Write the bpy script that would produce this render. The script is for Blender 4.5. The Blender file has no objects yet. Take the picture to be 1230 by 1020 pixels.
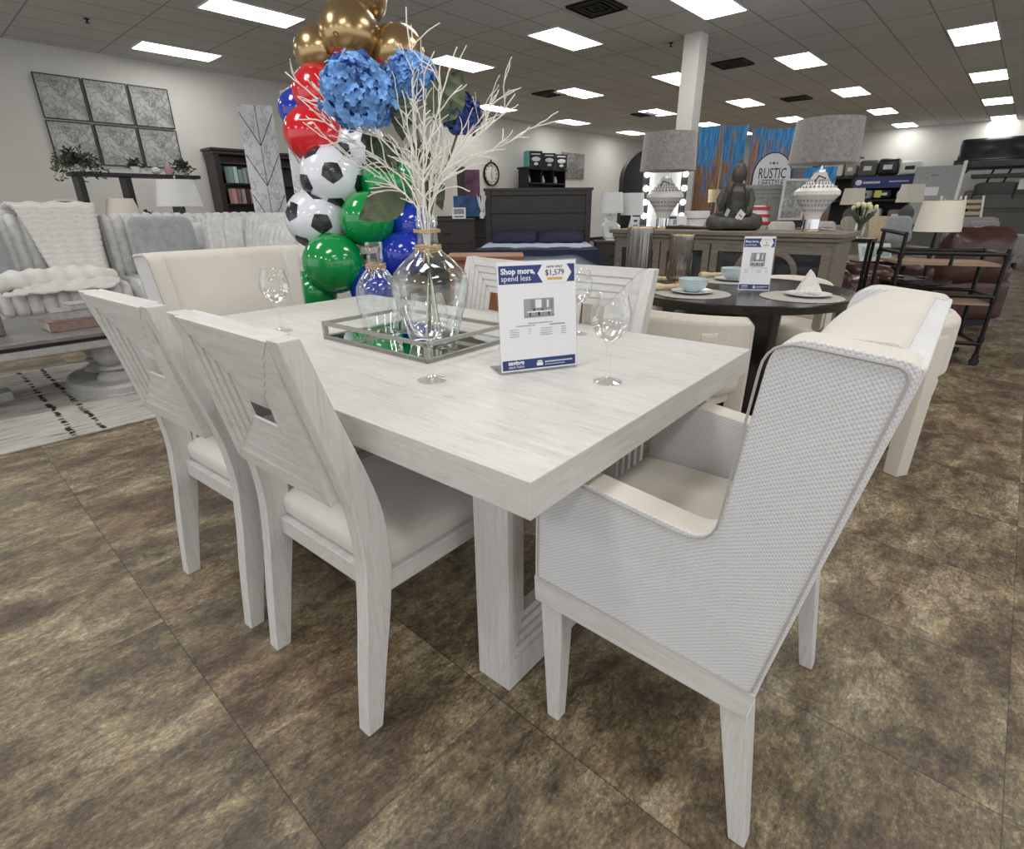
import bpy, bmesh, math, random
from mathutils import Matrix, Vector, Euler
PI = math.pi
random.seed(7)
SC = bpy.context.scene
COL = SC.collection

# ------------------------------------------------------------------ materials
def new_mat(name):
    m = bpy.data.materials.new(name); m.use_nodes = True
    nt = m.node_tree; nt.nodes.clear()
    out = nt.nodes.new('ShaderNodeOutputMaterial')
    b = nt.nodes.new('ShaderNodeBsdfPrincipled')
    nt.links.new(b.outputs[0], out.inputs[0])
    return m, nt, b, out
def rgba(c): return (c[0], c[1], c[2], 1.0)
def coords(nt, scale=(1, 1, 1), kind='Object', rot=(0, 0, 0)):
    tc = nt.nodes.new('ShaderNodeTexCoord'); mp = nt.nodes.new('ShaderNodeMapping')
    mp.inputs['Scale'].default_value = scale; mp.inputs['Rotation'].default_value = rot
    nt.links.new(tc.outputs[kind], mp.inputs[0]); return mp.outputs[0]
def noise(nt, vec, scale, detail=4, rough=.6, dist=0):
    n = nt.nodes.new('ShaderNodeTexNoise'); n.inputs['Scale'].default_value = scale
    n.inputs['Detail'].default_value = detail; n.inputs['Roughness'].default_value = rough
    n.inputs['Distortion'].default_value = dist; nt.links.new(vec, n.inputs['Vector']); return n.outputs[0]
def ramp(nt, fac, stops):
    r = nt.nodes.new('ShaderNodeValToRGB'); e = r.color_ramp.elements
    while len(e) > 1: e.remove(e[-1])
    e[0].position = stops[0][0]; e[0].color = rgba(stops[0][1])
    for p, c in stops[1:]:
        k = e.new(p); k.color = rgba(c)
    nt.links.new(fac, r.inputs[0]); return r.outputs[0]
def bump(nt, b, h, strength=.2, dist=.002):
    n = nt.nodes.new('ShaderNodeBump'); n.inputs['Strength'].default_value = strength
    n.inputs['Distance'].default_value = dist; nt.links.new(h, n.inputs['Height'])
    nt.links.new(n.outputs[0], b.inputs['Normal'])
def math_n(nt, op, a, b=None):
    n = nt.nodes.new('ShaderNodeMath'); n.operation = op
    for i, v in enumerate((a, b)):
        if v is None: continue
        if isinstance(v, (int, float)): n.inputs[i].default_value = v
        else: nt.links.new(v, n.inputs[i])
    return n.outputs[0]
def mixc(nt, fac, a, b, mode='MIX'):
    n = nt.nodes.new('ShaderNodeMix'); n.data_type = 'RGBA'; n.blend_type = mode
    for i, v in ((0, fac), (6, a), (7, b)):
        if isinstance(v, (int, float)): n.inputs[i].default_value = v
        elif isinstance(v, tuple): n.inputs[i].default_value = rgba(v)
        else: nt.links.new(v, n.inputs[i])
    return n.outputs[2]

def plain(name, c, rough=.6, metal=0, var=.06, scale=20, coat=0, bmp=0, sheen=0, spec=.5):
    m, nt, b, _ = new_mat(name)
    v = coords(nt); n = noise(nt, v, scale, 3)
    lo = tuple(max(0, x * (1 - var)) for x in c); hi = tuple(min(1, x * (1 + var)) for x in c)
    nt.links.new(ramp(nt, n, [(.3, lo), (.7, hi)]), b.inputs['Base Color'])
    b.inputs['Roughness'].default_value = rough; b.inputs['Metallic'].default_value = metal
    b.inputs['Coat Weight'].default_value = coat; b.inputs['Coat Roughness'].default_value = .05
    b.inputs['Sheen Weight'].default_value = sheen; b.inputs['Specular IOR Level'].default_value = spec
    if bmp: bump(nt, b, n, bmp, .003)
    return m
def wood(name, stops, scale=(1, 14, 14), nscale=6, rough=.5, bmp=.15, fine=1.0):
    m, nt, b, _ = new_mat(name)
    v = coords(nt, scale); n = noise(nt, v, nscale, 6, .65, .6)
    v2 = coords(nt, tuple(s * 5 for s in scale)); n2 = noise(nt, v2, nscale, 3, .7)
    mx = math_n(nt, 'ADD', math_n(nt, 'MULTIPLY', n, .6), math_n(nt, 'MULTIPLY', n2, .4 * fine))
    nt.links.new(ramp(nt, mx, stops), b.inputs['Base Color'])
    b.inputs['Roughness'].default_value = rough
    bump(nt, b, n2, bmp, .002)
    return m
def fabric(name, c, c2=None, cell=.006, strength=.5, sheen=.3, rough=.95, big=.08):
    m, nt, b, _ = new_mat(name)
    c2 = c2 or tuple(x * .8 for x in c)
    v = coords(nt)
    sep = nt.nodes.new('ShaderNodeSeparateXYZ'); nt.links.new(v, sep.inputs[0])
    k = 2 * PI / cell
    xy = math_n(nt, 'ADD', sep.outputs[0], math_n(nt, 'MULTIPLY', sep.outputs[1], 1.0))
    a = math_n(nt, 'SINE', math_n(nt, 'MULTIPLY', xy, k))
    row = math_n(nt, 'MULTIPLY', math_n(nt, 'ADD', sep.outputs[2], math_n(nt, 'MULTIPLY', math_n(nt, 'SUBTRACT', sep.outputs[1], sep.outputs[0]), .35)), k)
    bb = math_n(nt, 'SINE', row)
    h = math_n(nt, 'MULTIPLY', a, bb)
    h = math_n(nt, 'ADD', math_n(nt, 'MULTIPLY', h, .5), .5)
    big_n = noise(nt, v, 5, 3)
    fine_n = noise(nt, v, 300, 2)
    f = math_n(nt, 'ADD', math_n(nt, 'MULTIPLY', h, .6), math_n(nt, 'MULTIPLY', fine_n, .4))
    col = ramp(nt, f, [(.15, c2), (.6, c)])
    sh = ramp(nt, big_n, [(.3, (1 - big,) * 3), (.7, (1, 1, 1))])
    nt.links.new(mixc(nt, 1.0, col, sh, 'MULTIPLY'), b.inputs['Base Color'])
    b.inputs['Roughness'].default_value = rough; b.inputs['Sheen Weight'].default_value = sheen
    b.inputs['Specular IOR Level'].default_value = .2
    bump(nt, b, f, strength, .0015)
    return m
def emis(name, c, s):
    m, nt, b, _ = new_mat(name)
    b.inputs['Base Color'].default_value = rgba(c); b.inputs['Emission Color'].default_value = rgba(c)
    b.inputs['Emission Strength'].default_value = s
    return m
def glass(name, tint=(.97, .985, .98), edge=(.55, .62, .6), refl=1.0, rough=.02, r0=.03, fmax=.45):
    m = bpy.data.materials.new(name); m.use_nodes = True; nt = m.node_tree; nt.nodes.clear()
    out = nt.nodes.new('ShaderNodeOutputMaterial')
    lw = nt.nodes.new('ShaderNodeLayerWeight'); lw.inputs['Blend'].default_value = .35
    tr = nt.nodes.new('ShaderNodeBsdfTransparent'); gl = nt.nodes.new('ShaderNodeBsdfGlossy')
    gl.inputs['Roughness'].default_value = rough; gl.inputs['Color'].default_value = (refl, refl, refl, 1)
    p = math_n(nt, 'POWER', lw.outputs['Facing'], 2.6)
    nt.links.new(mixc(nt, p, tint, edge), tr.inputs[0])
    fr = nt.nodes.new('ShaderNodeFresnel'); fr.inputs[0].default_value = 1.5
    f = math_n(nt, 'MINIMUM', math_n(nt, 'ADD', math_n(nt, 'MULTIPLY', fr.outputs[0], .9), r0), fmax)
    mx = nt.nodes.new('ShaderNodeMixShader')
    nt.links.new(f, mx.inputs[0]); nt.links.new(tr.outputs[0], mx.inputs[1]); nt.links.new(gl.outputs[0], mx.inputs[2])
    nt.links.new(mx.outputs[0], out.inputs[0])
    return m

M = {}
WW = [(.30, (.46, .44, .41)), (.42, (.575, .56, .535)), (.52, (.64, .63, .61)), (.68, (.70, .69, .67))]
M['oak_len'] = wood('whitewashed oak grain lengthwise', WW, (13, 1.1, 13), 5, .42, .12)
M['oak_x'] = wood('whitewashed oak grain across', WW, (1.1, 13, 13), 5, .42, .12)
M['oak_up'] = wood('whitewashed oak upright grain', WW, (13, 13, 1.1), 5, .45, .12)
M['oak_seam'] = plain('oak joint shadow', (.30, .28, .26), .8)
M['linen'] = fabric('oatmeal linen', (.72, .68, .61), (.56, .525, .465), .004, .35)
M['chair_seat'] = fabric('cream seat linen', (.72, .70, .66), (.57, .55, .51), .004, .3)
M['chunky'] = fabric('chunky grey white weave', (.74, .74, .75), (.52, .52, .535), .0078, .5, .3)
M['bouc'] = plain('cream boucle', (.66, .61, .53), .95, 0, .10, 160, 0, .5, .3)
M['piping'] = plain('grey piping cord', (.42, .41, .39), .9)
M['wall'] = plain('warm white wall paint', (.70, .69, .645), .9, 0, .03, 2)
M['black'] = plain('matt black', (.012, .012, .013), .45, 0, .2, 8)
M['blackm'] = plain('black iron', (.02, .019, .019), .4, .6, .3, 20)
M['blackleather'] = plain('black leather', (.012, .012, .014), .28, 0, .2, 8, .1, .1)
M['charc'] = wood('charcoal wood grain', [(.3, (.022, .019, .018)), (.55, (.05, .044, .041)), (.75, (.085, .076, .07))], (1.5, 14, 14), 5, .6, .2)
M['espresso'] = wood('espresso wood', [(.3, (.008, .007, .006)), (.6, (.02, .016, .014)), (.8, (.035, .028, .024))], (2, 12, 12), 5, .22, .05)
M['darkred'] = wood('dark mahogany', [(.3, (.012, .007, .006)), (.7, (.04, .022, .018))], (8, 8, 1.5), 4, .35, .05)
M['taupe'] = wood('weathered taupe oak', [(.3, (.10, .083, .068)), (.5, (.19, .165, .138)), (.7, (.28, .245, .205))], (2, 12, 12), 6, .6, .25)
M['greywood'] = wood('grey washed coffee table top', [(.3, (.09, .085, .08)), (.5, (.17, .165, .16)), (.75, (.27, .265, .26))], (12, 1.5, 12), 6, .5, .2)
M['orangewood'] = wood('honey brown wood', [(.3, (.20, .08, .03)), (.7, (.38, .17, .07))], (2, 10, 10), 5, .4, .05)
M['tanwood'] = wood('tan plank', [(.3, (.22, .14, .09)), (.7, (.42, .29, .20))], (2, 12, 12), 5, .6, .1)
M['paintgrey'] = plain('sage grey cabinet paint', (.36, .37, .33), .6)
M['chalk'] = wood('chalk white turned wood', [(.3, (.30, .29, .28)), (.7, (.50, .49, .47))], (9, 9, 2), 5, .7, .2)
M['white'] = plain('white card', (.80, .80, .82), .5, 0, .01)
M['whitegloss'] = plain('white glazed ceramic', (.78, .79, .80), .18, 0, .02, 10, .3)
M['twig'] = plain('white flocked twig', (.80, .77, .70), .8, 0, .06, 60, 0, .3)
M['lampshade'] = plain('cream linen shade', (.84, .79, .68), .9, 0, .05, 120, 0, .2)
M['whiteshade'] = plain('white shade', (.80, .80, .79), .9, 0, .02)
M['greyshade'] = plain('grey velvet lampshade', (.235, .22, .21), .85, 0, .28, 45, 0, .5, .5)
M['ceramic'] = plain('off white pierced ceramic', (.78, .76, .72), .35, 0, .03, 20)
M['brass'] = plain('brass', (.75, .55, .28), .25, 1)
M['chrome'] = plain('chrome', (.75, .75, .75), .12, 1, .02)
M['nickel'] = plain('brushed champagne metal', (.40, .385, .36), .38, .75, .08, 60)
M['gold'] = plain('chrome gold balloon', (.44, .31, .155), .24, .85, .04, 4)
M['red'] = plain('red latex', (.62, .008, .018), .16, 0, .03, 3, .6)
M['green'] = plain('green latex', (.0, .27, .055), .16, 0, .03, 3, .6)
M['blue'] = plain('blue latex', (.008, .03, .40), .16, 0, .03, 3, .6)
M['whiteb'] = plain('white latex', (.74, .76, .82), .18, 0, .02, 3, .6)
M['patch'] = plain('printed black pentagon', (.015, .016, .018), .25, 0, .1, 3, .4)
M['ribbon'] = plain('balloon knot', (.5, .5, .5), .6)
M['twine'] = plain('jute twine', (.50, .36, .20), .9, 0, .25, 200, 0, .6)
M['leaf'] = plain('deep green leaf', (.055, .085, .045), .5, 0, .3, 30, 0, .3)
M['leaf_l'] = plain('sage green leaf', (.085, .115, .055), .55, 0, .25, 30, 0, .3)
M['stem'] = plain('olive stem', (.10, .11, .055), .6, 0, .3, 30)
M['petal'] = plain('blue hydrangea petals', (.17, .36, .72), .8, 0, .35, 25)
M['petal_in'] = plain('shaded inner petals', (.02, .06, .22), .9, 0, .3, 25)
M['petal2'] = plain('indigo hydrangea petals', (.035, .07, .26), .7, 0, .5, 25)
M['glass'] = glass('clear glass', (.985, .99, .985), (.74, .77, .77))
M['glass_foot'] = glass('clear glass foot', (.985, .99, .985), (.86, .88, .88), 1, .02, .03, .20)
M['glass_jug'] = glass('pale green glass', (.95, .975, .965), (.52, .62, .58))
M['glass_am'] = glass('smoked amber glass', (.50, .43, .37), (.12, .09, .065), .8, .12, .22)
M['acrylic'] = glass('clear acrylic', (.95, .96, .97), (.7, .75, .78))
M['mirror'] = plain('mirror', (.70, .74, .72), .02, 1, .005, 1)
M['darkmirror'] = plain('dark glass', (.05, .055, .06), .06, .3, .02, 1)
M['navy'] = plain('navy print', (.022, .045, .19), .5, 0, .03)
M['navycloth'] = plain('navy cloth', (.012, .018, .050), .85, 0, .2, 20, 0, .3)
M['purplec'] = plain('navy pillow', (.020, .022, .060), .8, 0, .2, 12, 0, .2)
M['mattress'] = plain('pale blue quilted mattress', (.52, .60, .74), .8, 0, .08, 25, 0, .5)
M['mattside'] = plain('grey blue mattress side', (.24, .29, .38), .9, 0, .12, 40)
M['ink'] = plain('black ink', (.02, .02, .025), .6)
M['ink2'] = plain('grey ink', (.25, .25, .27), .6)
M['printgrey'] = plain('grey printed photograph', (.28, .28, .29), .5, 0, .85, 90)
M['pill'] = plain('orange pill', (.62, .40, .12), .5)
M['tile_print'] = plain('marbled print', (.5, .5, .52), .4, 0, .5, 10)
M['bowlblue'] = plain('pale blue glazed bowl', (.50, .60, .62), .2, 0, .04, 20, .3)
M['mat'] = plain('woven grey beige place mat', (.42, .40, .36), .9, 0, .3, 130, 0, .8)
M['napkin'] = plain('checked cream napkin', (.72, .70, .67), .9, 0, .12, 70, 0, .4)
M['tannap'] = plain('tan napkin', (.66, .53, .34), .9, 0, .15, 40, 0, .4)
M['bronze'] = plain('dark stone statue', (.075, .07, .055), .65, 0, .35, 25, 0, .4)
M['bead'] = plain('dark beads', (.03, .028, .026), .35)
M['brownl'] = plain('chestnut leather', (.070, .027, .020), .33, 0, .35, 9, .1, .3)
M['sofabeige'] = plain('beige sofa fabric', (.36, .33, .27), .95, 0, .2, 30, 0, .3)
M['sofagrey'] = plain('grey sofa fabric', (.13, .13, .125), .9, 0, .2, 30)
M['cushgrey'] = plain('plush grey cushion', (.37, .39, .40), .95, 0, .14, 14, 0, .4, .6)
M['plush'] = plain('light grey channel plush', (.70, .70, .685), .95, 0, .13, 18, 0, .3, .5)
M['throw'] = plain('white knitted throw', (.80, .78, .74), .95, 0, .05, 30, 0, .3, .5)
M['bulb'] = emis('lit bulb', (1, .98, .96), 14)
M['diff'] = emis('lit ceiling diffuser', (1, .985, .96), 9)
M['tulip'] = plain('pale yellow tulip', (.72, .72, .42), .6)
M['teal'] = plain('teal carton', (.10, .36, .34), .6)
M['artgrey'] = plain('abstract grey print', (.22, .21, .20), .6, 0, .8, 14)
M['artpurple'] = plain('purple print', (.14, .06, .10), .6, 0, .8, 4)
M['artblue'] = plain('blue seascape print', (.03, .10, .26), .5, 0, .7, 6)
M['bookred'] = plain('faded brown book cover', (.26, .17, .14), .7, 0, .2, 30)
M['bookgrey'] = plain('grey book cover', (.34, .33, .33), .7, 0, .15, 30)
M['page'] = plain('cut pages', (.55, .52, .47), .9, 0, .2, 90)
M['pink'] = plain('pink card', (.60, .32, .32), .7)
M['cover_teal'] = plain('pale teal book covers', (.22, .36, .35), .7)
M['yellow'] = plain('yellow tag', (.62, .62, .15), .6)
M['ceilvent'] = plain('black vent', (.012, .012, .012), .6)

def branchy(name, base, line, scale, thr=.04, stretch=(1, 1, 1)):
    m, nt, b, _ = new_mat(name)
    v = coords(nt, stretch)
    n1 = noise(nt, v, scale, 6, .7, .4)
    d = math_n(nt, 'ABSOLUTE', math_n(nt, 'SUBTRACT', n1, .5))
    f = ramp(nt, d, [(0, line), (thr, base)])
    cl = noise(nt, v, scale * .35, 2)
    f2 = ramp(nt, cl, [(.35, (.55, .55, .55)), (.6, (1, 1, 1))])
    nt.links.new(mixc(nt, .8, f, f2, 'MULTIPLY'), b.inputs['Base Color'])
    b.inputs['Roughness'].default_value = .25
    return m
M['tree_art'] = branchy('black branches on pale ground', (.50, .50, .485), (.16, .16, .16), 9, .035)
M['marble'] = branchy('white marble print', (.88, .87, .90), (.50, .49, .53), 3.0, .02, (1, 1, .6))

def blue_planks():
    m, nt, b, _ = new_mat('peeling blue planks')
    v = coords(nt, (3, 3, .55)); n = noise(nt, v, 1.6, 8, .7, .8)
    v3 = coords(nt, (20, 20, 1.5)); n3 = noise(nt, v3, 2, 4)
    blue = ramp(nt, n3, [(.3, (.015, .10, .30)), (.5, (.03, .28, .66)), (.7, (.22, .52, .80))])
    tan = ramp(nt, n3, [(.3, (.10, .06, .05)), (.55, (.42, .24, .12)), (.75, (.55, .42, .30))])
    g = nt.nodes.new('ShaderNodeTexCoord'); s = nt.nodes.new('ShaderNodeSeparateXYZ'); nt.links.new(g.outputs['Generated'], s.inputs[0])
    low = math_n(nt, 'MULTIPLY', math_n(nt, 'SUBTRACT', .75, s.outputs[2]), .25)
    f = ramp(nt, math_n(nt, 'ADD', n, low), [(.46, (0, 0, 0)), (.54, (1, 1, 1))])
    nt.links.new(mixc(nt, f, blue, tan), b.inputs['Base Color']); b.inputs['Roughness'].default_value = .6
    return m
M['blueplank'] = blue_planks()

def floor_mat():
    m, nt, b, _ = new_mat('brown slate look vinyl tile')
    TX, TY, OX, OY = .952, .476, .257, .238
    tc = nt.nodes.new('ShaderNodeTexCoord'); sp = nt.nodes.new('ShaderNodeSeparateXYZ'); nt.links.new(tc.outputs['Object'], sp.inputs[0])
    ux = math_n(nt, 'DIVIDE', math_n(nt, 'SUBTRACT', sp.outputs[0], OX), TX)
    uy = math_n(nt, 'DIVIDE', math_n(nt, 'SUBTRACT', sp.outputs[1], OY), TY)
    ix, iy = math_n(nt, 'FLOOR', ux), math_n(nt, 'FLOOR', uy)
    fx, fy = math_n(nt, 'FRACT', ux), math_n(nt, 'FRACT', uy)
    cmb = nt.nodes.new('ShaderNodeCombineXYZ'); nt.links.new(ix, cmb.inputs[0]); nt.links.new(iy, cmb.inputs[1])
    wn = nt.nodes.new('ShaderNodeTexWhiteNoise'); nt.links.new(cmb.outputs[0], wn.inputs['Vector'])
    off = nt.nodes.new('ShaderNodeVectorMath'); off.operation = 'MULTIPLY_ADD'
    nt.links.new(wn.outputs['Color'], off.inputs[0]); off.inputs[1].default_value = (2.2, .9, 7)
    mp = nt.nodes.new('ShaderNodeMapping'); mp.inputs['Scale'].default_value = (1.5, .72, 1); nt.links.new(tc.outputs['Object'], mp.inputs[0])
    nt.links.new(mp.outputs[0], off.inputs[2]); V = off.outputs[0]
    warp = nt.nodes.new('ShaderNodeTexNoise'); warp.inputs['Scale'].default_value = 5; warp.inputs['Detail'].default_value = 5; nt.links.new(V, warp.inputs['Vector'])
    wv = nt.nodes.new('ShaderNodeVectorMath'); wv.operation = 'MULTIPLY_ADD'; nt.links.new(warp.outputs['Color'], wv.inputs[0]); wv.inputs[1].default_value = (.16, .10, .16); nt.links.new(V, wv.inputs[2]); W = wv.outputs[0]
    n1 = noise(nt, W, 4.6, 12, .70, .0)
    n2 = noise(nt, W, 1.8, 4, .6, .0)
    n3 = noise(nt, W, 34, 6, .8)
    mp4 = nt.nodes.new('ShaderNodeMapping'); mp4.inputs['Scale'].default_value = (1.6, .9, 1); nt.links.new(tc.outputs['Object'], mp4.inputs[0])
    n4 = noise(nt, mp4.outputs[0], 75, 8, .82, .3)
    n5 = noise(nt, mp4.outputs[0], 17, 8, .75, .6)
    base = ramp(nt, n1, [(.34, (.075, .056, .042)), (.44, (.135, .105, .076)), (.50, (.195, .160, .112)), (.56, (.265, .225, .158)), (.64, (.37, .33, .25))])
    tint = ramp(nt, n2, [(.30, (.90, .76, .70)), (.45, (1.0, .95, .88)), (.55, (1, 1, .90)), (.70, (.92, .93, .93))])
    c = mixc(nt, 1.0, base, tint, 'MULTIPLY')
    sp3 = ramp(nt, n3, [(.36, (.5, .48, .46)), (.52, (1, 1, 1)), (.68, (1.0, 1.0, 1.0))])
    c = mixc(nt, .9, c, sp3, 'MULTIPLY')
    c = mixc(nt, 1.0, c, ramp(nt, n4, [(.33, (.34, .32, .31)), (.44, (.80, .79, .78)), (.54, (1.15, 1.14, 1.12)), (.66, (2.2, 2.12, 2.0))]), 'MULTIPLY')
    c = mixc(nt, 1.0, c, ramp(nt, n5, [(.36, (.55, .52, .50)), (.48, (1, 1, 1)), (.60, (1.22, 1.18, 1.08))]), 'MULTIPLY')
    v5 = math_n(nt, 'ABSOLUTE', math_n(nt, 'SUBTRACT', n5, .5))
    c = mixc(nt, .7, c, ramp(nt, v5, [(0, (.40, .37, .35)), (.010, (1, 1, 1))]), 'MULTIPLY')
    vein = math_n(nt, 'ABSOLUTE', math_n(nt, 'SUBTRACT', noise(nt, W, 6.5, 9, .7, .0), .5))
    vr = ramp(nt, vein, [(0, (.45, .42, .40)), (.012, (1, 1, 1))])
    c = mixc(nt, .75, c, vr, 'MULTIPLY')
    ex = math_n(nt, 'MULTIPLY_ADD' if False else 'MULTIPLY', math_n(nt, 'MINIMUM', fx, math_n(nt, 'SUBTRACT', 1, fx)), TX)
    ey = math_n(nt, 'MULTIPLY', math_n(nt, 'MINIMUM', fy, math_n(nt, 'SUBTRACT', 1, fy)), TY)
    e = math_n(nt, 'MINIMUM', math_n(nt, 'ADD', ex, .0006), ey)
    jr = ramp(nt, math_n(nt, 'MULTIPLY', e, 100), [(.09, (.35, .33, .31)), (.2, (1, 1, 1))])
    c = mixc(nt, 1.0, c, jr, 'MULTIPLY')
    nt.links.new(c, b.inputs['Base Color'])
    rr = ramp(nt, n3, [(.3, (.36,) * 3), (.7, (.52,) * 3)]); nt.links.new(rr, b.inputs['Roughness'])
    b.inputs['Specular IOR Level'].default_value = .55
    bump(nt, b, math_n(nt, 'ADD', n1, math_n(nt, 'MULTIPLY', n4, .5)), .45, .004)
    return m
M['floor'] = floor_mat()
def ceil_mat():
    m, nt, b, _ = new_mat('grey acoustic ceiling tile')
    tc = nt.nodes.new('ShaderNodeTexCoord'); sp = nt.nodes.new('ShaderNodeSeparateXYZ'); nt.links.new(tc.outputs['Object'], sp.inputs[0])
    fx = math_n(nt, 'FRACT', math_n(nt, 'DIVIDE', math_n(nt, 'ADD', sp.outputs[0], 3.8 + .305), .61))
    fy = math_n(nt, 'FRACT', math_n(nt, 'DIVIDE', math_n(nt, 'ADD', sp.outputs[1], -.2 - .61 + 12.2), 1.22))
    ex = math_n(nt, 'MULTIPLY_ADD' if False else 'MULTIPLY', math_n(nt, 'MINIMUM', fx, math_n(nt, 'SUBTRACT', 1, fx)), .61)
    ey = math_n(nt, 'MULTIPLY', math_n(nt, 'MINIMUM', fy, math_n(nt, 'SUBTRACT', 1, fy)), 1.22)
    e = math_n(nt, 'MULTIPLY', math_n(nt, 'MINIMUM', ex, ey), 10)
    line = ramp(nt, e, [(.08, (.52, .52, .52)), (.13, (1, 1, 1))])
    n = noise(nt, coords(nt), 60, 3, .8); big = noise(nt, coords(nt), .5, 2)
    c = ramp(nt, n, [(.3, (.66, .66, .65)), (.7, (.78, .78, .77))])
    c = mixc(nt, .6, c, ramp(nt, big, [(.3, (.85,) * 3), (.7, (1,) * 3)]), 'MULTIPLY')
    nt.links.new(mixc(nt, 1.0, c, line, 'MULTIPLY'), b.inputs['Base Color'])
    b.inputs['Roughness'].default_value = .95
    return m
M['ceiling'] = ceil_mat()
def rug_mat():
    m, nt, b, _ = new_mat('distressed cream rug with black broken lines')
    v = coords(nt, (26, 2.6, 1)); n = noise(nt, v, 1.6, 5, .7)
    c = ramp(nt, n, [(.33, (.10, .095, .09)), (.42, (.38, .36, .33)), (.6, (.52, .50, .46))])
    tc = nt.nodes.new('ShaderNodeTexCoord'); sp = nt.nodes.new('ShaderNodeSeparateXYZ'); nt.links.new(tc.outputs['Object'], sp.inputs[0])
    w = noise(nt, coords(nt), 9, 2)
    y = math_n(nt, 'ADD', sp.outputs[1], math_n(nt, 'MULTIPLY', w, .05))
    fr = math_n(nt, 'FRACT', math_n(nt, 'DIVIDE', math_n(nt, 'SUBTRACT', y, .34), .82))
    d1 = math_n(nt, 'ABSOLUTE', math_n(nt, 'SUBTRACT', fr, .10)); d2 = math_n(nt, 'ABSOLUTE', math_n(nt, 'SUBTRACT', fr, .26))
    d = math_n(nt, 'MINIMUM', d1, d2)
    dash = noise(nt, coords(nt, (9, 1, 1)), 2.2, 2)
    on = ramp(nt, math_n(nt, 'ADD', d, math_n(nt, 'MULTIPLY', math_n(nt, 'LESS_THAN', dash, .47), 1)), [(.011, (.03, .03, .03)), (.02, (1, 1, 1))])
    nt.links.new(mixc(nt, 1.0, c, on, 'MULTIPLY'), b.inputs['Base Color']); b.inputs['Roughness'].default_value = 1
    bump(nt, b, n, .5, .004)
    return m
M['rug'] = rug_mat()

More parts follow.
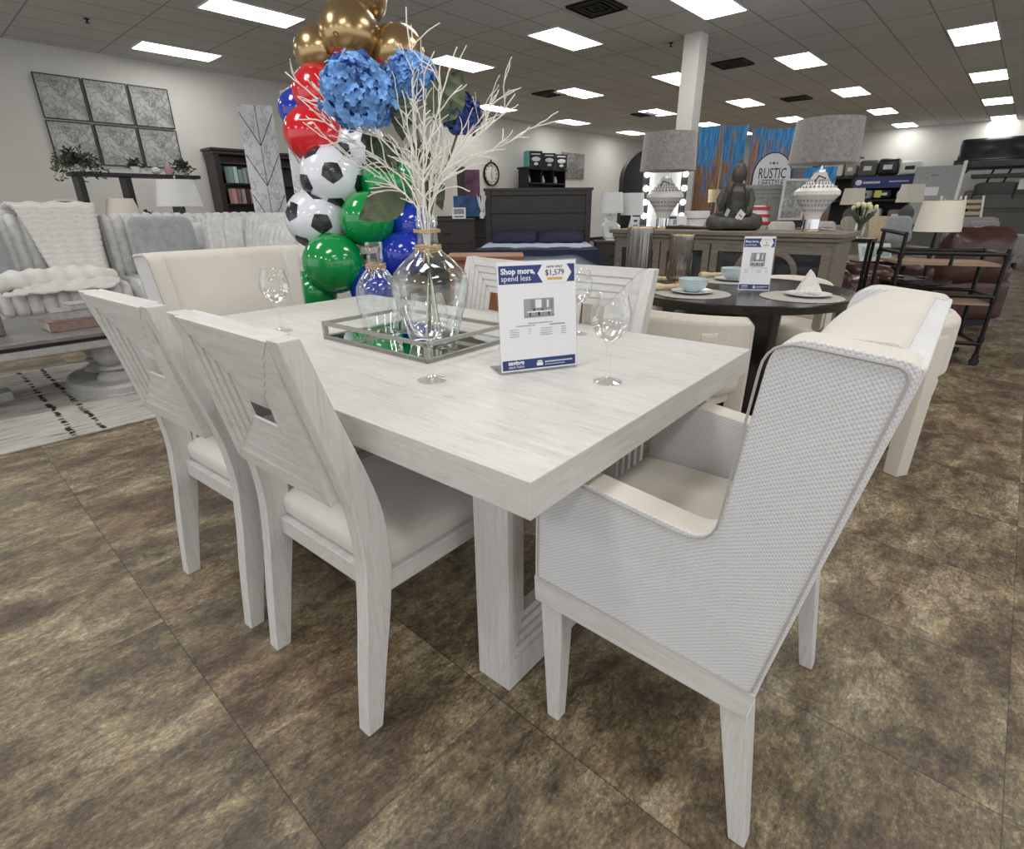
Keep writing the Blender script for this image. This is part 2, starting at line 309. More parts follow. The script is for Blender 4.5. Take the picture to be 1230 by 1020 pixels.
# ------------------------------------------------------------------ mesh builder
class MB:
    def __init__(s): s.v = []; s.f = []; s.mi = []; s.m = 0; s.X = Matrix.Identity(4)
    def add(s, vs, fs):
        o = len(s.v)
        s.v += [s.X @ Vector(p) for p in vs]
        for f in fs: s.f.append([i + o for i in f]); s.mi.append(s.m)
        return s
    def box(s, x0, x1, y0, y1, z0, z1):
        return s.add([(x0, y0, z0), (x1, y0, z0), (x1, y1, z0), (x0, y1, z0), (x0, y0, z1), (x1, y0, z1), (x1, y1, z1), (x0, y1, z1)],
                     [(0, 3, 2, 1), (4, 5, 6, 7), (0, 1, 5, 4), (1, 2, 6, 5), (2, 3, 7, 6), (3, 0, 4, 7)])
    def taper(s, c0, c1, w0, d0, w1, d1):
        v = []
        for (c, w, d) in ((c0, w0, d0), (c1, w1, d1)):
            for sx, sy in ((-1, -1), (1, -1), (1, 1), (-1, 1)): v.append((c[0] + sx * w / 2, c[1] + sy * d / 2, c[2]))
        return s.add(v, [(0, 3, 2, 1), (4, 5, 6, 7), (0, 1, 5, 4), (1, 2, 6, 5), (2, 3, 7, 6), (3, 0, 4, 7)])
    def prism(s, poly, a0, a1, plane='xz', sh=None):
        n = len(poly); v = []
        for k, a in enumerate((a0, a1)):
            for (p, q) in poly:
                aa = a + (sh(p, q) if sh else 0)
                v.append({'xz': (p, aa, q), 'xy': (p, q, aa), 'yz': (aa, p, q)}[plane])
        fs = [tuple(range(n)), tuple(range(2 * n - 1, n - 1, -1))]
        for i in range(n): j = (i + 1) % n; fs.append((j, i, i + n, j + n))
        return s.add(v, fs)
    def lathe(s, prof, seg=32, c=(0, 0, 0), a0=0, a1=2 * PI, rfun=None):
        full = abs(a1 - a0 - 2 * PI) < 1e-6; n = seg if full else seg + 1; v = []
        for r, z in prof:
            for i in range(n):
                a = a0 + (a1 - a0) * i / seg; rr = r * (rfun(a, z) if rfun else 1)
                v.append((c[0] + rr * math.cos(a), c[1] + rr * math.sin(a), c[2] + z))
        fs = []
        for k in range(len(prof) - 1):
            for i in range(seg):
                j = (i + 1) % n
                fs.append((k * n + i, k * n + j, (k + 1) * n + j, (k + 1) * n + i))
        return s.add(v, fs)
    def tube(s, pts, r, seg=8, caps=True):
        pts = [Vector(p) for p in pts]; n = len(pts); R = r if isinstance(r, (list, tuple)) else [r] * n
        t = (pts[1] - pts[0]).normalized(); up = Vector((0, 0, 1)) if abs(t.z) < .9 else Vector((1, 0, 0))
        nrm = t.cross(up).normalized(); v = []
        for i, p in enumerate(pts):
            t = (pts[min(i + 1, n - 1)] - pts[max(i - 1, 0)])
            t = t.normalized() if t.length > 1e-9 else Vector((0, 0, 1))
            nrm = (nrm - t * nrm.dot(t)); nrm = nrm.normalized() if nrm.length > 1e-6 else t.orthogonal().normalized()
            b = t.cross(nrm)
            for k in range(seg):
                a = 2 * PI * k / seg; v.append(p + (nrm * math.cos(a) + b * math.sin(a)) * R[i])
        fs = [(i * seg + k, i * seg + (k + 1) % seg, (i + 1) * seg + (k + 1) % seg, (i + 1) * seg + k) for i in range(n - 1) for k in range(seg)]
        if caps: fs += [tuple(range(seg - 1, -1, -1)), tuple(range((n - 1) * seg, n * seg))]
        return s.add(v, fs)
    def ell(s, c, r, seg=24, rings=14, fn=None):
        v = []
        for i in range(1, rings):
            ph = PI * i / rings
            for j in range(seg):
                th = 2 * PI * j / seg; d = Vector((math.sin(ph) * math.cos(th), math.sin(ph) * math.sin(th), math.cos(ph)))
                k = fn(d) if fn else 1
                v.append((c[0] + r[0] * d.x * k, c[1] + r[1] * d.y * k, c[2] + r[2] * d.z * k))
        top = len(v); v.append((c[0], c[1], c[2] + r[2] * (fn(Vector((0, 0, 1))) if fn else 1))); v.append((c[0], c[1], c[2] - r[2] * (fn(Vector((0, 0, -1))) if fn else 1)))
        fs = [(i * seg + j, (i + 1) * seg + j, (i + 1) * seg + (j + 1) % seg, i * seg + (j + 1) % seg) for i in range(rings - 2) for j in range(seg)]
        fs += [(top, j, (j + 1) % seg) for j in range(seg)] + [(top + 1, (rings - 2) * seg + (j + 1) % seg, (rings - 2) * seg + j) for j in range(seg)]
        return s.add(v, fs)
    def soft(s, c, size, r=.03, n=(8, 8, 6), bulge=(0, 0, 0), disp=None):
        h = Vector(size) / 2; r = min(r, h.x, h.y, h.z); n = n if isinstance(n, tuple) else (n, n, n)
        for ax in range(3):
            u, w = (ax + 1) % 3, (ax + 2) % 3
            for sg in (-1, 1):
                v = []; nu, nw = n[u], n[w]
                for i in range(nu + 1):
                    for j in range(nw + 1):
                        p = [0, 0, 0]; p[ax] = sg; p[u] = -1 + 2 * i / nu; p[w] = -1 + 2 * j / nw
                        q = Vector((p[0] * h.x, p[1] * h.y, p[2] * h.z))
                        inn = Vector([max(-(h[k] - r), min(h[k] - r, q[k])) for k in range(3)])
                        d = q - inn
                        nn = d.normalized() if d.length > 1e-9 else Vector([sg if k == ax else 0 for k in range(3)])
                        q = inn + nn * r if d.length > 1e-9 else q
                        for k in range(3):
                            if bulge[k]:
                                a, b = (k + 1) % 3, (k + 2) % 3
                                q[k] *= 1 + bulge[k] * (1 - p[a] ** 2) * (1 - p[b] ** 2)
                        if disp: q = q + nn * disp(q, nn)
                        v.append(q + Vector(c))
                fs = []
                for i in range(nu):
                    for j in range(nw):
                        a = i * (nw + 1) + j; f = (a, a + nw + 1, a + nw + 2, a + 1)
                        fs.append(f if sg > 0 else f[::-1])
                s.add(v, fs)
        return s
    def ring(s, x0, x1, z0, z1, i, y0, y1):
        """a rectangular frame member standing in the x-z plane, i = member width"""
        o = [(x0, z0), (x1, z0), (x1, z1), (x0, z1)]; q = [(x0 + i, z0 + i), (x1 - i, z0 + i), (x1 - i, z1 - i), (x0 + i, z1 - i)]
        v = [(p[0], y, p[1]) for y in (y0, y1) for p in o + q]; fs = []
        for k in range(4):
            j = (k + 1) % 4
            fs += [(k, j, 4 + j, 4 + k), (8 + k, 12 + k, 12 + j, 8 + j), (k, 8 + k, 8 + j, j), (4 + k, 4 + j, 12 + j, 12 + k)]
        return s.add(v, fs)
    def build(s, name, mat, parent=None, smooth=False, bevel=0, weld=False, seg=2, sharp=38):
        me = bpy.data.meshes.new(name); me.from_pydata([tuple(p) for p in s.v], [], s.f)
        for m in (mat if isinstance(mat, (list, tuple)) else [mat]): me.materials.append(M[m])
        for p, k in zip(me.polygons, s.mi): p.material_index = k
        bm = bmesh.new(); bm.from_mesh(me)
        if weld: bmesh.ops.remove_doubles(bm, verts=bm.verts, dist=1e-5)
        bmesh.ops.recalc_face_normals(bm, faces=bm.faces)
        bm.to_mesh(me); bm.free()
        if smooth or bevel:
            for p in me.polygons: p.use_smooth = True
            if not bevel: me.set_sharp_from_angle(angle=math.radians(sharp))
        o = bpy.data.objects.new(name, me); COL.objects.link(o)
        if parent is not None: o.parent = parent
        if bevel:
            b = o.modifiers.new('edge', 'BEVEL'); b.width = bevel; b.segments = seg; b.limit_method = 'ANGLE'; b.angle_limit = math.radians(35); b.harden_normals = True
        return o

def tag(o, label=None, cat=None, group=None, kind=None):
    if label: o['label'] = label
    if cat: o['category'] = cat
    if group: o['group'] = group
    if kind: o['kind'] = kind
    return o
def thing(name, label, cat, loc=(0, 0, 0), rz=0, group=None, rot=None):
    o = bpy.data.objects.new(name, None); COL.objects.link(o); o.empty_display_size = .05
    o.location = loc; o.rotation_euler = rot if rot else (0, 0, rz)
    return tag(o, label, cat, group)
def put(o, loc, rz=0): o.location = loc; o.rotation_euler = (0, 0, rz); return o
KIDS = {}
def dup(src, loc, rz=0, label=None, group=None, scale=None):
    def kids(o): return [c for c in bpy.data.objects if c.parent == o]
    def cp(o, par):
        c = o.copy(); COL.objects.link(c)
        if par is not None: c.parent = par
        for k in kids(o): cp(k, c)
        return c
    r = cp(src, None); r.location = loc; r.rotation_euler = (0, 0, rz)
    if scale: r.scale = scale
    if label: r['label'] = label
    if group: r['group'] = group
    return r
def text(s, size, loc, mat, parent, name='lettering', rot=(PI / 2, 0, 0), ext=.0004, bold=0, align='LEFT', sx=1):
    cu = bpy.data.curves.new(name, 'FONT'); cu.body = s; cu.size = size; cu.extrude = ext; cu.align_x = align; cu.offset = bold; cu.resolution_u = 2
    t = bpy.data.objects.new(name, cu); COL.objects.link(t)
    bpy.context.view_layer.update()
    me = bpy.data.meshes.new_from_object(t.evaluated_get(bpy.context.evaluated_depsgraph_get()))
    bpy.data.objects.remove(t); bpy.data.curves.remove(cu)
    me.materials.clear(); me.materials.append(M[mat])
    o = bpy.data.objects.new(name, me); COL.objects.link(o); o.parent = parent; o.location = loc; o.rotation_euler = rot; o.scale = (sx, 1, 1)
    return o
def rpoly(pts, n=5):
    """polygon with rounded corners: (x, y, radius)"""
    out = []; N = len(pts)
    for i, (x, y, r) in enumerate(pts):
        p = Vector((x, y)); a = Vector(pts[i - 1][:2]); b = Vector(pts[(i + 1) % N][:2])
        if r <= 0: out.append((x, y)); continue
        da, db = (a - p).normalized(), (b - p).normalized(); ang = da.angle(db)
        L = min(r / math.tan(ang / 2), (a - p).length * .49, (b - p).length * .49)
        A, B = p + da * L, p + db * L
        for k in range(n + 1):
            t = k / n; q = A * (1 - t) ** 2 + p * 2 * t * (1 - t) + B * t * t; out.append((q.x, q.y))
    return out
def ribs(ax, period, amp, nax=None):
    def f(q, n): return amp * (abs(math.sin(PI * q[ax] / period)) ** .6 - .6)
    return f
FC = .7376
EXPO = 0.28; WORLD = 1.0; OVER = 28
# ------------------------------------------------------------------ camera, light
cam = bpy.data.cameras.new('camera'); co = bpy.data.objects.new('camera', cam); COL.objects.link(co)
cam.sensor_width = 36; cam.lens = 642.593 / 1230 * 36; cam.clip_start = .02; cam.clip_end = 200
cx, cu_, cb = Vector((.742097, .670253, -.007289)), Vector((-.245529, .281933, .927485)), Vector((.623705, -.686494, .373789))
m4 = Matrix((cx, cu_, cb)).transposed().to_4x4(); m4.translation = (0, 0, 1.15165); co.matrix_world = m4
SC.camera = co
SC.view_settings.view_transform = 'Standard'; SC.view_settings.look = 'None'
SC.view_settings.exposure = EXPO; SC.view_settings.gamma = 1.0
w = bpy.data.worlds.new('ambient fill'); SC.world = w; w.use_nodes = True  # even ambient fill, added light entering where the room is left open
w.node_tree.nodes['Background'].inputs[0].default_value = (.93, .96, 1, 1); w.node_tree.nodes['Background'].inputs[1].default_value = WORLD

CEIL = 3.623
# ------------------------------------------------------------------ setting
def struct(name, mb, mat, **k): o = mb.build(name, mat, **k); o['kind'] = 'structure'; return o
struct('floor', MB().add([(-12.3, -7, 0), (9, -7, 0), (9, 24.5, 0), (-12.3, 24.5, 0)], [(0, 1, 2, 3)]), 'floor')
struct('ceiling', MB().box(-12.3, 9, -7, 24.5, CEIL, CEIL + .1), 'ceiling')
struct('wall_left', MB().box(-12.45, -12.27, -7, 24.5, 0, CEIL), 'wall')
struct('wall_back', MB().box(-12.45, 9, 24.4, 24.55, 0, CEIL), 'wall')
struct('baseboard_left', MB().box(-12.27, -12.255, -7, 24.4, 0, .12), 'black')
struct('baseboard_back', MB().box(-12.27, 9, 24.385, 24.4, 0, .12), 'black')
struct('column', MB().box(-4.63, -4.36, 9.1, 9.38, 0, CEIL), 'wall', bevel=.01)

ORD = ['nearest', 'second', 'third', 'fourth', 'fifth', 'sixth', 'seventh', 'farthest']
def ceiling_light(x, y, label):
    t = thing('ceiling_light', label, 'light', (x, y, CEIL), 0, 'recessed ceiling light panels')
    MB().ring(-.305, .305, -.61, .61, .022, -.014, -.0005).build('frame', 'white', t).rotation_euler = (PI / 2, 0, 0)
    d = MB(); d.box(-.284, .284, -.589, .589, -.009, -.002); d.build('diffuser', 'diff', t)
rows = {'leftmost row of panels along the picture wall': (-11.2, [4.13, 11.75, 15.2, 18.75]),
        'second row of panels from the picture wall': (-8.42, [4.16, 7.95, 11.67, 15.42, 18.8, 21.65]),
        'middle row of panels just left of the column': (-6.1, [8.05, 11.9, 15.67, 19.5]),
        'row of panels right of the column': (-3.8, [8.05, 12.11, 16.0, 19.77, 23.55]),
        'rightmost row of panels over the aisle': (-1.34, [12.25, 16.17, 20.02, 23.9])}
for rn, (x, ys) in rows.items():
    for k, y in enumerate(ys):
        o = ORD[k] if k < len(ys) - 1 else 'farthest'
        ceiling_light(x, y, f'lit flat ceiling light, {o} in the {rn}')
for x in (-8.4, -3.8, -1.2, 1.3, 3.8):          # fixtures out of the picture, overhead and behind: lamps only
    for y in (-3.8, .2, 4.1):
        if (x, y) == (-8.4, 4.1): continue
        l = bpy.data.lights.new('overhead lamp', 'AREA'); l.shape = 'RECTANGLE'; l.size = .57; l.size_y = 1.18; l.energy = OVER; l.color = (1, .985, .96)
        lo = bpy.data.objects.new('overhead_lamp', l); COL.objects.link(lo); lo.location = (x, y, CEIL - .02)
for i, (x, y, lb) in enumerate([(-4.93, 7.15, 'large black ceiling vent beside the big light at the top edge'), (-4.78, 11.4, 'black ceiling vent with white box, right of the column'),
                                (-8.93, 11.2, 'small black ceiling vent left of a light over the bed'), (-4.97, 15.94, 'farthest black ceiling vent beyond the column'), (-8.82, 15.4, 'narrow black ceiling vent behind a light left of the column')]):
    t = thing('ceiling_vent', lb, 'vent', (x, y, CEIL), 0, 'black square ceiling vents')
    MB().box(-.3, .3, -.3, .3, -.006, -.001).build('backing', 'ceilvent', t)
    for k in range(4):
        a = .29 - .07 * k
        MB().ring(-a, a, -a, a, .022, -.03, -.006).build('louver', 'blackm' if k % 2 == 0 else 'charc', t).rotation_euler = (PI / 2, 0, 0)
for x, y, lb in [(-5.0, 9.4, 'small black sprinkler head left of the column'), (-10.3, 2.7, 'small black sprinkler head above the tree pictures')]:
    tag(MB().lathe([(0, 0), (.035, 0), (.035, -.01), (.012, -.015), (.012, -.045), (.03, -.05), (.03, -.055), (0, -.055)], 12, (x, y, CEIL)).build('sprinkler_head', 'blackm', None, True), lb, 'sprinkler')

# ------------------------------------------------------------------ dining table
TH = math.radians(92.66)
def TF(u, v, z=0): return (-.4686 - .0464 * u - .9989 * v, .5579 + .9989 * u - .0464 * v, z)
t = thing('dining_table', 'long whitewashed oak dining table with thick top and square ringed pedestals', 'table', TF(0, 0), TH)
b = MB().box(0, 1.067, 0, 1.83, .692, .762); b.mi[2] = b.mi[4] = 1; b.build('tabletop', ['oak_len', 'oak_x'], t, bevel=.0025)
def rings(mb, x0, x1, z0, z1, T, i0, pitch, drop, k):
    """stepped square rings sinking towards the middle, same on both faces"""
    h = T / 2; mb.ring(x0, x1, z0, z1, i0, -h, h)
    for j in range(k):
        a = i0 + pitch * j; hh = h - drop * (j + 1)
        mb.ring(x0 + a, x1 - a, z0 + a, z1 - a, pitch, -hh, hh)
    return mb
for v in (.27, 1.56):
    p = MB(); p.box(.20, .867, -.0525, .0525, 0, .065); p.box(.20, .867, -.0525, .0525, .63, .692); p = rings(p, .20, .867, .065, .63, .105, .020, .021, .009, 4).build('pedestal', 'oak_up', t, bevel=.001); p.location = (0, v, 0)
MB().box(.48, .58, .32, 1.51, .62, .692).build('stretcher', 'oak_len', t, bevel=.003)

# ------------------------------------------------------------------ side chairs (local x = front)
def side_chair(label):
    t = thing('side_chair', label, 'chair', group='whitewashed ring-back side chairs')
    cl = [(-.145, .955, .021), (-.100, .80, .026), (-.062, .68, .030), (-.036, .58, .033), (-.026, .48, .034), (-.030, .40, .034), (-.042, .30, .032), (-.062, .18, .028), (-.088, 0, .021)]
    # smooth outline
    def cr(seq, s):
        out = []
        for i in range(len(seq) - 1):
            p0, p1, p2, p3 = seq[max(i - 1, 0)], seq[i], seq[i + 1], seq[min(i + 2, len(seq) - 1)]
            for k in range(s):
                q = k / s; out.append(tuple(.5 * ((2 * p1[a]) + (-p0[a] + p2[a]) * q + (2 * p0[a] - 5 * p1[a] + 4 * p2[a] - p3[a]) * q * q + (-p0[a] + 3 * p1[a] - 3 * p2[a] + p3[a]) * q ** 3) for a in range(3)))
        return out + [seq[-1]]
    c = cr(cl, 4); front = [(x + w, z) for x, z, w in c]; back = [(x - w, z) for x, z, w in c]
    poly = front + back[::-1]
    for sy in (-1, 1):
        y0, y1 = sorted((sy * .230, sy * .190))
        MB().prism(poly, y0, y1).build('rear_leg', 'oak_up', t, bevel=.003)
    # ringed back panel between the posts
    b = MB(); PI0, PIT, DR, HT = .035, .0262, .0045, .0215; rings(b, -.192, .192, -.178, .177, 2 * HT, PI0, PIT, DR, 4)
    b.m = 1
    for sx_ in (-1, 1):
        for sz_ in (-1, 1):
            for sy in (-1, 1):
                for k in range(5):
                    a = 0 if k == 0 else PI0 + PIT * (k - 1); e_ = PI0 + PIT * k; y_ = sy * (HT - DR * k + .0002)
                    xa, za = sx_ * (.192 - a), (.177 if sz_ > 0 else -.178) - sz_ * a; xb, zb = sx_ * (.192 - e_), (.177 if sz_ > 0 else -.178) - sz_ * e_
                    w2 = .0011 if sz_ > 0 else .0006; b.add([(xa - w2, y_, za), (xb - w2, y_, zb), (xb + w2, y_, zb), (xa + w2, y_, za)], [(0, 1, 2, 3)])
    pn = b.build('back_panel', ['oak_x', 'oak_seam'], t)
    for p_ in pn.data.polygons: p_.use_smooth = False
    sl = math.atan2(.145 - .075, .35)
    pn.matrix_local = Matrix.Translation((-.109, 0, .780)) @ Matrix.Rotation(-sl, 4, 'Y') @ Matrix.Rotation(PI / 2, 4, 'Z')
    # seat frame + cushion
    f = MB(); f.box(-.012, .445, -.222, -.196, .352, .402); f.box(-.012, .445, .196, .222, .352, .402); f.box(.42, .447, -.222, .222, .352, .402); f.box(-.03, .0, -.19, .19, .352, .402)
    f.build('seat_frame', 'oak_x', t, bevel=.003)
    MB().soft((.212, 0, .430), (.455, .436, .072), .03, (14, 14, 4), (0, 0, .28)).build('seat', 'chair_seat', t, True, weld=True, sharp=80)
    for sy in (-1, 1):
        MB().taper((.418, sy * .196, 0), (.418, sy * .196, .353), .034, .034, .046, .046).build('front_leg', 'oak_up', t, bevel=.003)
    return t
ch = side_chair('whitewashed dining chair in front, nearest the camera on the long side')
put(ch, TF(0, .62), TH)
dup(ch, TF(-.012, 1.185), TH + .03, 'whitewashed dining chair behind the nearest one, beside the wine glass end')
dup(ch, TF(1.067, .615), TH + PI, 'whitewashed dining chair across the table, behind the two wine glasses')
dup(ch, TF(1.075, 1.115), TH + PI - .18, 'whitewashed dining chair across the table, partly behind the price sign, turned slightly')

# ------------------------------------------------------------------ wing armchairs (local x = front)
def arm_chair(label):
    t = thing('wing_armchair', label, 'chair', group='upholstered wing host chairs')
    out = rpoly([(.14, .398, .006), (.14, .682, .035), (-.225, .640, .055), (-.268, 1.0, .05), (-.432, .985, .02), (-.330, .375, .004)], 6)
    def flare(x, z): return .028 * max(0, (z - .62) / .36) ** 1.2
    for sy in (-1, 1):
        b = MB(); y0, y1 = (.238, .300)
        b.prism(out, sy * y0, sy * y1, sh=lambda x, z: sy * flare(x, z)); b.mi = [0, 0] + [1] * (len(b.f) - 2)
        sp = b.build('side_panel', ['chunky', 'linen'], t, bevel=.012, seg=3)
        # piping cord around the outer face
        loop = rpoly([(.131, .402, .01), (.131, .673, .03), (-.223, .631, .06), (-.260, .991, .045), (-.422, .977, .02), (-.324, .381, .01)], 6)
        b = MB(); b.tube([(x, sy * (.3015 + flare(x, z)), z) for x, z in loop + loop[:1]], .0020, 6); b.build('piping', 'piping', sp, True)
    # back slab
    b = MB()
    n_ = 8; v = []; prof = rpoly([(-.200, .40, .01), (-.200, .52, .04), (-.305, .993, .045), (-.412, .993, .02), (-.318, .375, .005)], 5); k_ = len(prof)
    for q in range(n_ + 1):
        u = -1 + 2 * q / n_
        for x, z in prof: v.append((x + (.018 * (1 - u * u) if z > .5 and x > -.33 else 0), u * (.243 + flare(x, z)), z))
    fs = [tuple(range(k_)), tuple(range((n_ + 1) * k_ - 1, n_ * k_ - 1, -1))] + [(q * k_ + i, q * k_ + (i + 1) % k_, (q + 1) * k_ + (i + 1) % k_, (q + 1) * k_ + i) for q in range(n_) for i in range(k_)]
    b.add(v, fs); b.build('backrest', 'linen', t, True, sharp=50)
    b = MB(); b.add([(-.328, -.296, .376), (-.328, .296, .376), (-.434, .318, .978), (-.434, -.318, .978), (-.300, -.296, .376), (-.300, .296, .376), (-.385, .318, .987), (-.385, -.318, .987)], [(0, 1, 2, 3), (4, 7, 6, 5), (0, 4, 5, 1), (1, 5, 6, 2), (2, 6, 7, 3), (3, 7, 4, 0)]); b.build('back_cover', 'chunky', t, bevel=.004)
    MB().soft((-.035, 0, .455), (.37, .474, .105), .035, (14, 14, 5), (0, 0, .15)).build('seat_cushion', 'linen', t, True, weld=True, sharp=80)
    # arm caps inside colour
    b = MB(); x0, x1 = -.318, .138
    for sy in (-1, 1):
        y0, y1 = sorted((sy * .302, sy * .272)); b.prism([(x0 - .004, .318), (x0 - .014, .380), (.142, .401), (.138, .338)], y0, y1)
    b.prism([(.108, .338), (.108, .400), (.142, .401), (.138, .338)], -.272, .272); b.prism([(x0 - .004, .318), (x0 - .014, .380), (x0 + .02, .382), (x0 + .02, .319)], -.272, .272)
    b.build('base_rail', 'oak_x', t, bevel=.003)
    for sy in (-1, 1):
        MB().taper((.086, sy * .278, 0), (.100, sy * .268, .342), .032, .032, .058, .05).build('front_leg', 'oak_up', t, bevel=.003)
        MB().taper((-.352, sy * .278, 0), (-.300, sy * .272, .325), .032, .036, .05, .05).build('rear_leg', 'oak_up', t, bevel=.003)
    return t
ac = arm_chair('cream wing armchair with chunky woven sides at the near end of the table')
put(ac, TF(.50, 0), TH + PI / 2)
dup(ac, TF(.545, 1.845), TH - PI / 2, 'cream wing armchair at the far end of the table, back toward the sofa')

# ------------------------------------------------------------------ things on the dining table
TT = .7625
def wine_glass(label):
    t = thing('wine_glass', label, 'glass', group='empty stemmed wine glasses')
    MB().lathe([(.001, .098), (.012, .101), (.024, .109), (.036, .122), (.045, .140), (.0475, .158), (.045, .176), (.040, .192), (.0365, .207), (.0372, .2085), (.0358, .2065)], 40).build('bowl', 'glass', t, True)
    MB().lathe([(.036, 0), (.0365, .002), (.030, .005), (.014, .009), (.0065, .016), (.0050, .03), (.0045, .06), (.0058, .085), (.012, .098)], 32).build('stem', 'glass_foot', t, True)
    MB().lathe([(0, .001), (.036, .0005)], 32).build('foot', 'glass_foot', t, True)
    return t
g = wine_glass('empty wine glass on the near corner, right of the price sign'); put(g, TF(.52, .168, TT))
dup(g, TF(.268, .512, TT), 0, 'empty wine glass in front of the tray and the big jug')
dup(g, TF(.925, .52, TT), 0, 'empty wine glass partly hidden behind the price sign')
dup(g, TF(.338, 1.352, TT), 0, 'empty wine glass at the far end, in front of the far armchair')

tr = thing('mirrored_tray', 'rectangular champagne metal tray with open rails and mirrored base', 'tray', TF(.362, .632, TT), TH)
LU, LV = .335, .50
b = MB(); b.box(0, LU, 0, LV, .004, .010); b.build('mirror_base', 'mirror', tr)
b = MB(); k = .009
for z in (0, .045):
    b.box(0, LU, 0, k, z, z + .012); b.box(0, LU, LV - k, LV, z, z + .012); b.box(0, k, k, LV - k, z, z + .012); b.box(LU - k, LU, k, LV - k, z, z + .012)
for x in (0, LU - .014):
    for y in (0, LV - .014): b.box(x, x + .014, y, y + .014, 0, .0575)
b.build('rail_frame', 'nickel', tr, bevel=.001)
# jugs
TZ = TT + .011
def jug(name, label, u, v, prof, twz, twr):
    t = thing(name, label, 'vase', TF(u, v, TZ))
    MB().lathe(prof, 56).build('glass_body', 'glass_jug', t, True)
    b = MB()
    for k, z in enumerate(twz):
        n = 40; b.tube([((twr + .0012 * math.sin(7 * a + k)) * math.cos(a), (twr + .001) * math.sin(a), z + .0016 * math.sin(3 * a + k * 1.7)) for a in [2 * PI * i / n for i in range(n + 1)]], .0022, 5)
    a0 = -.9; b.tube([(twr * math.cos(a0), twr * math.sin(a0), twz[1]), (twr * 1.25, -twr * .9, twz[1] - .006), (twr * 1.7, -twr * 1.1, twz[1] - .016), (twr * 2.1, -twr * 1.3, twz[1] - .014)], .002, 5)
    b.tube([(twr * math.cos(a0), twr * math.sin(a0), twz[1]), (twr * 1.1, -twr * 1.3, twz[1] - .012), (twr * 1.3, -twr * 1.6, twz[1] - .03)], .002, 5)
    b.build('twine_tie', 'twine', t, True)
    return t
jug('glass_jug', 'large round clear glass jug tied with twine, holding the flowers', .510, .765,
    [(0, .012), (.02, .006), (.062, .0), (.070, .004), (.074, .02), (.086, .065), (.102, .115), (.111, .155), (.112, .180), (.104, .208), (.084, .232), (.060, .252), (.042, .266), (.032, .280), (.029, .295), (.0285, .335), (.031, .338), (.031, .345), (.0285, .348), (.031, .351), (.031, .362), (.028, .362)],
    (.268, .273, .278, .283, .320, .325), .036)
jug('glass_bottle', 'small clear glass bottle vase tied with twine, left of the big jug', .520, 1.030,
    [(0, .010), (.02, .005), (.050, 0), (.056, .004), (.058, .02), (.065, .06), (.071, .095), (.0725, .12), (.068, .148), (.056, .172), (.040, .192), (.029, .205), (.0255, .215), (.025, .258), (.0275, .262), (.0275, .284), (.0245, .284)],
    (.205, .209, .213, .217), .030)

# flowers and twigs (their feet stand in the jug)
JB = Vector(TF(.510, .765, TZ + .02)); JM = Vector(TF(.510, .765, TZ + .335))
def bez(a, b, c, d, n=14):
    a, b, c, d = map(Vector, (a, b, c, d))
    return [a * (1 - t) ** 3 + b * 3 * t * (1 - t) ** 2 + c * 3 * t * t * (1 - t) + d * t ** 3 for t in [i / n for i in range(n + 1)]]
def stem_path(end, off, n=16, pull=.55):
    off = Vector(off); foot = JB + Vector((off.x * -1.8, off.y * -1.8, 0)); neck = JM + off
    e = Vector(end); h = (e - neck).length
    return [foot + (neck - foot) * k / 5 for k in range(5)] + bez(neck, neck + (neck - foot).normalized() * h * .3, e - Vector((0, 0, h * .1)) - (e - neck) * .3, e, n)
def leaf_mb(base, tip, width, nrm, curl=.05, n=12):
    base, tip, nrm = Vector(base), Vector(tip), Vector(nrm).normalized(); ax = tip - base; L = ax.length; ax.normalize()
    side = ax.cross(nrm).normalized(); nn = side.cross(ax); b = MB(); v = []; fs = []
    for i in range(n + 1):
        t = i / n; wd = width * (math.sin(PI * min(1, t ** .8)) ** .95) * (1 + .07 * (i % 2)) if 0 < i < n else .0008
        for j in range(-2, 3):
            s = j / 2; z = -curl * L * (t - .2) ** 2 + .10 * width * abs(s) * 2 + .004 * math.sin(i * 2.2 + abs(j)) + (.006 * width / .04 if j == 0 else 0)
            v.append(base + ax * L * t + side * wd * s + nn * z)
    for i in range(n):
        for j in range(4): a = i * 5 + j; fs.append((a, a + 1, a + 6, a + 5))
    return b.add(v, fs)
CAMP = Vector((0, 0, 1.15))
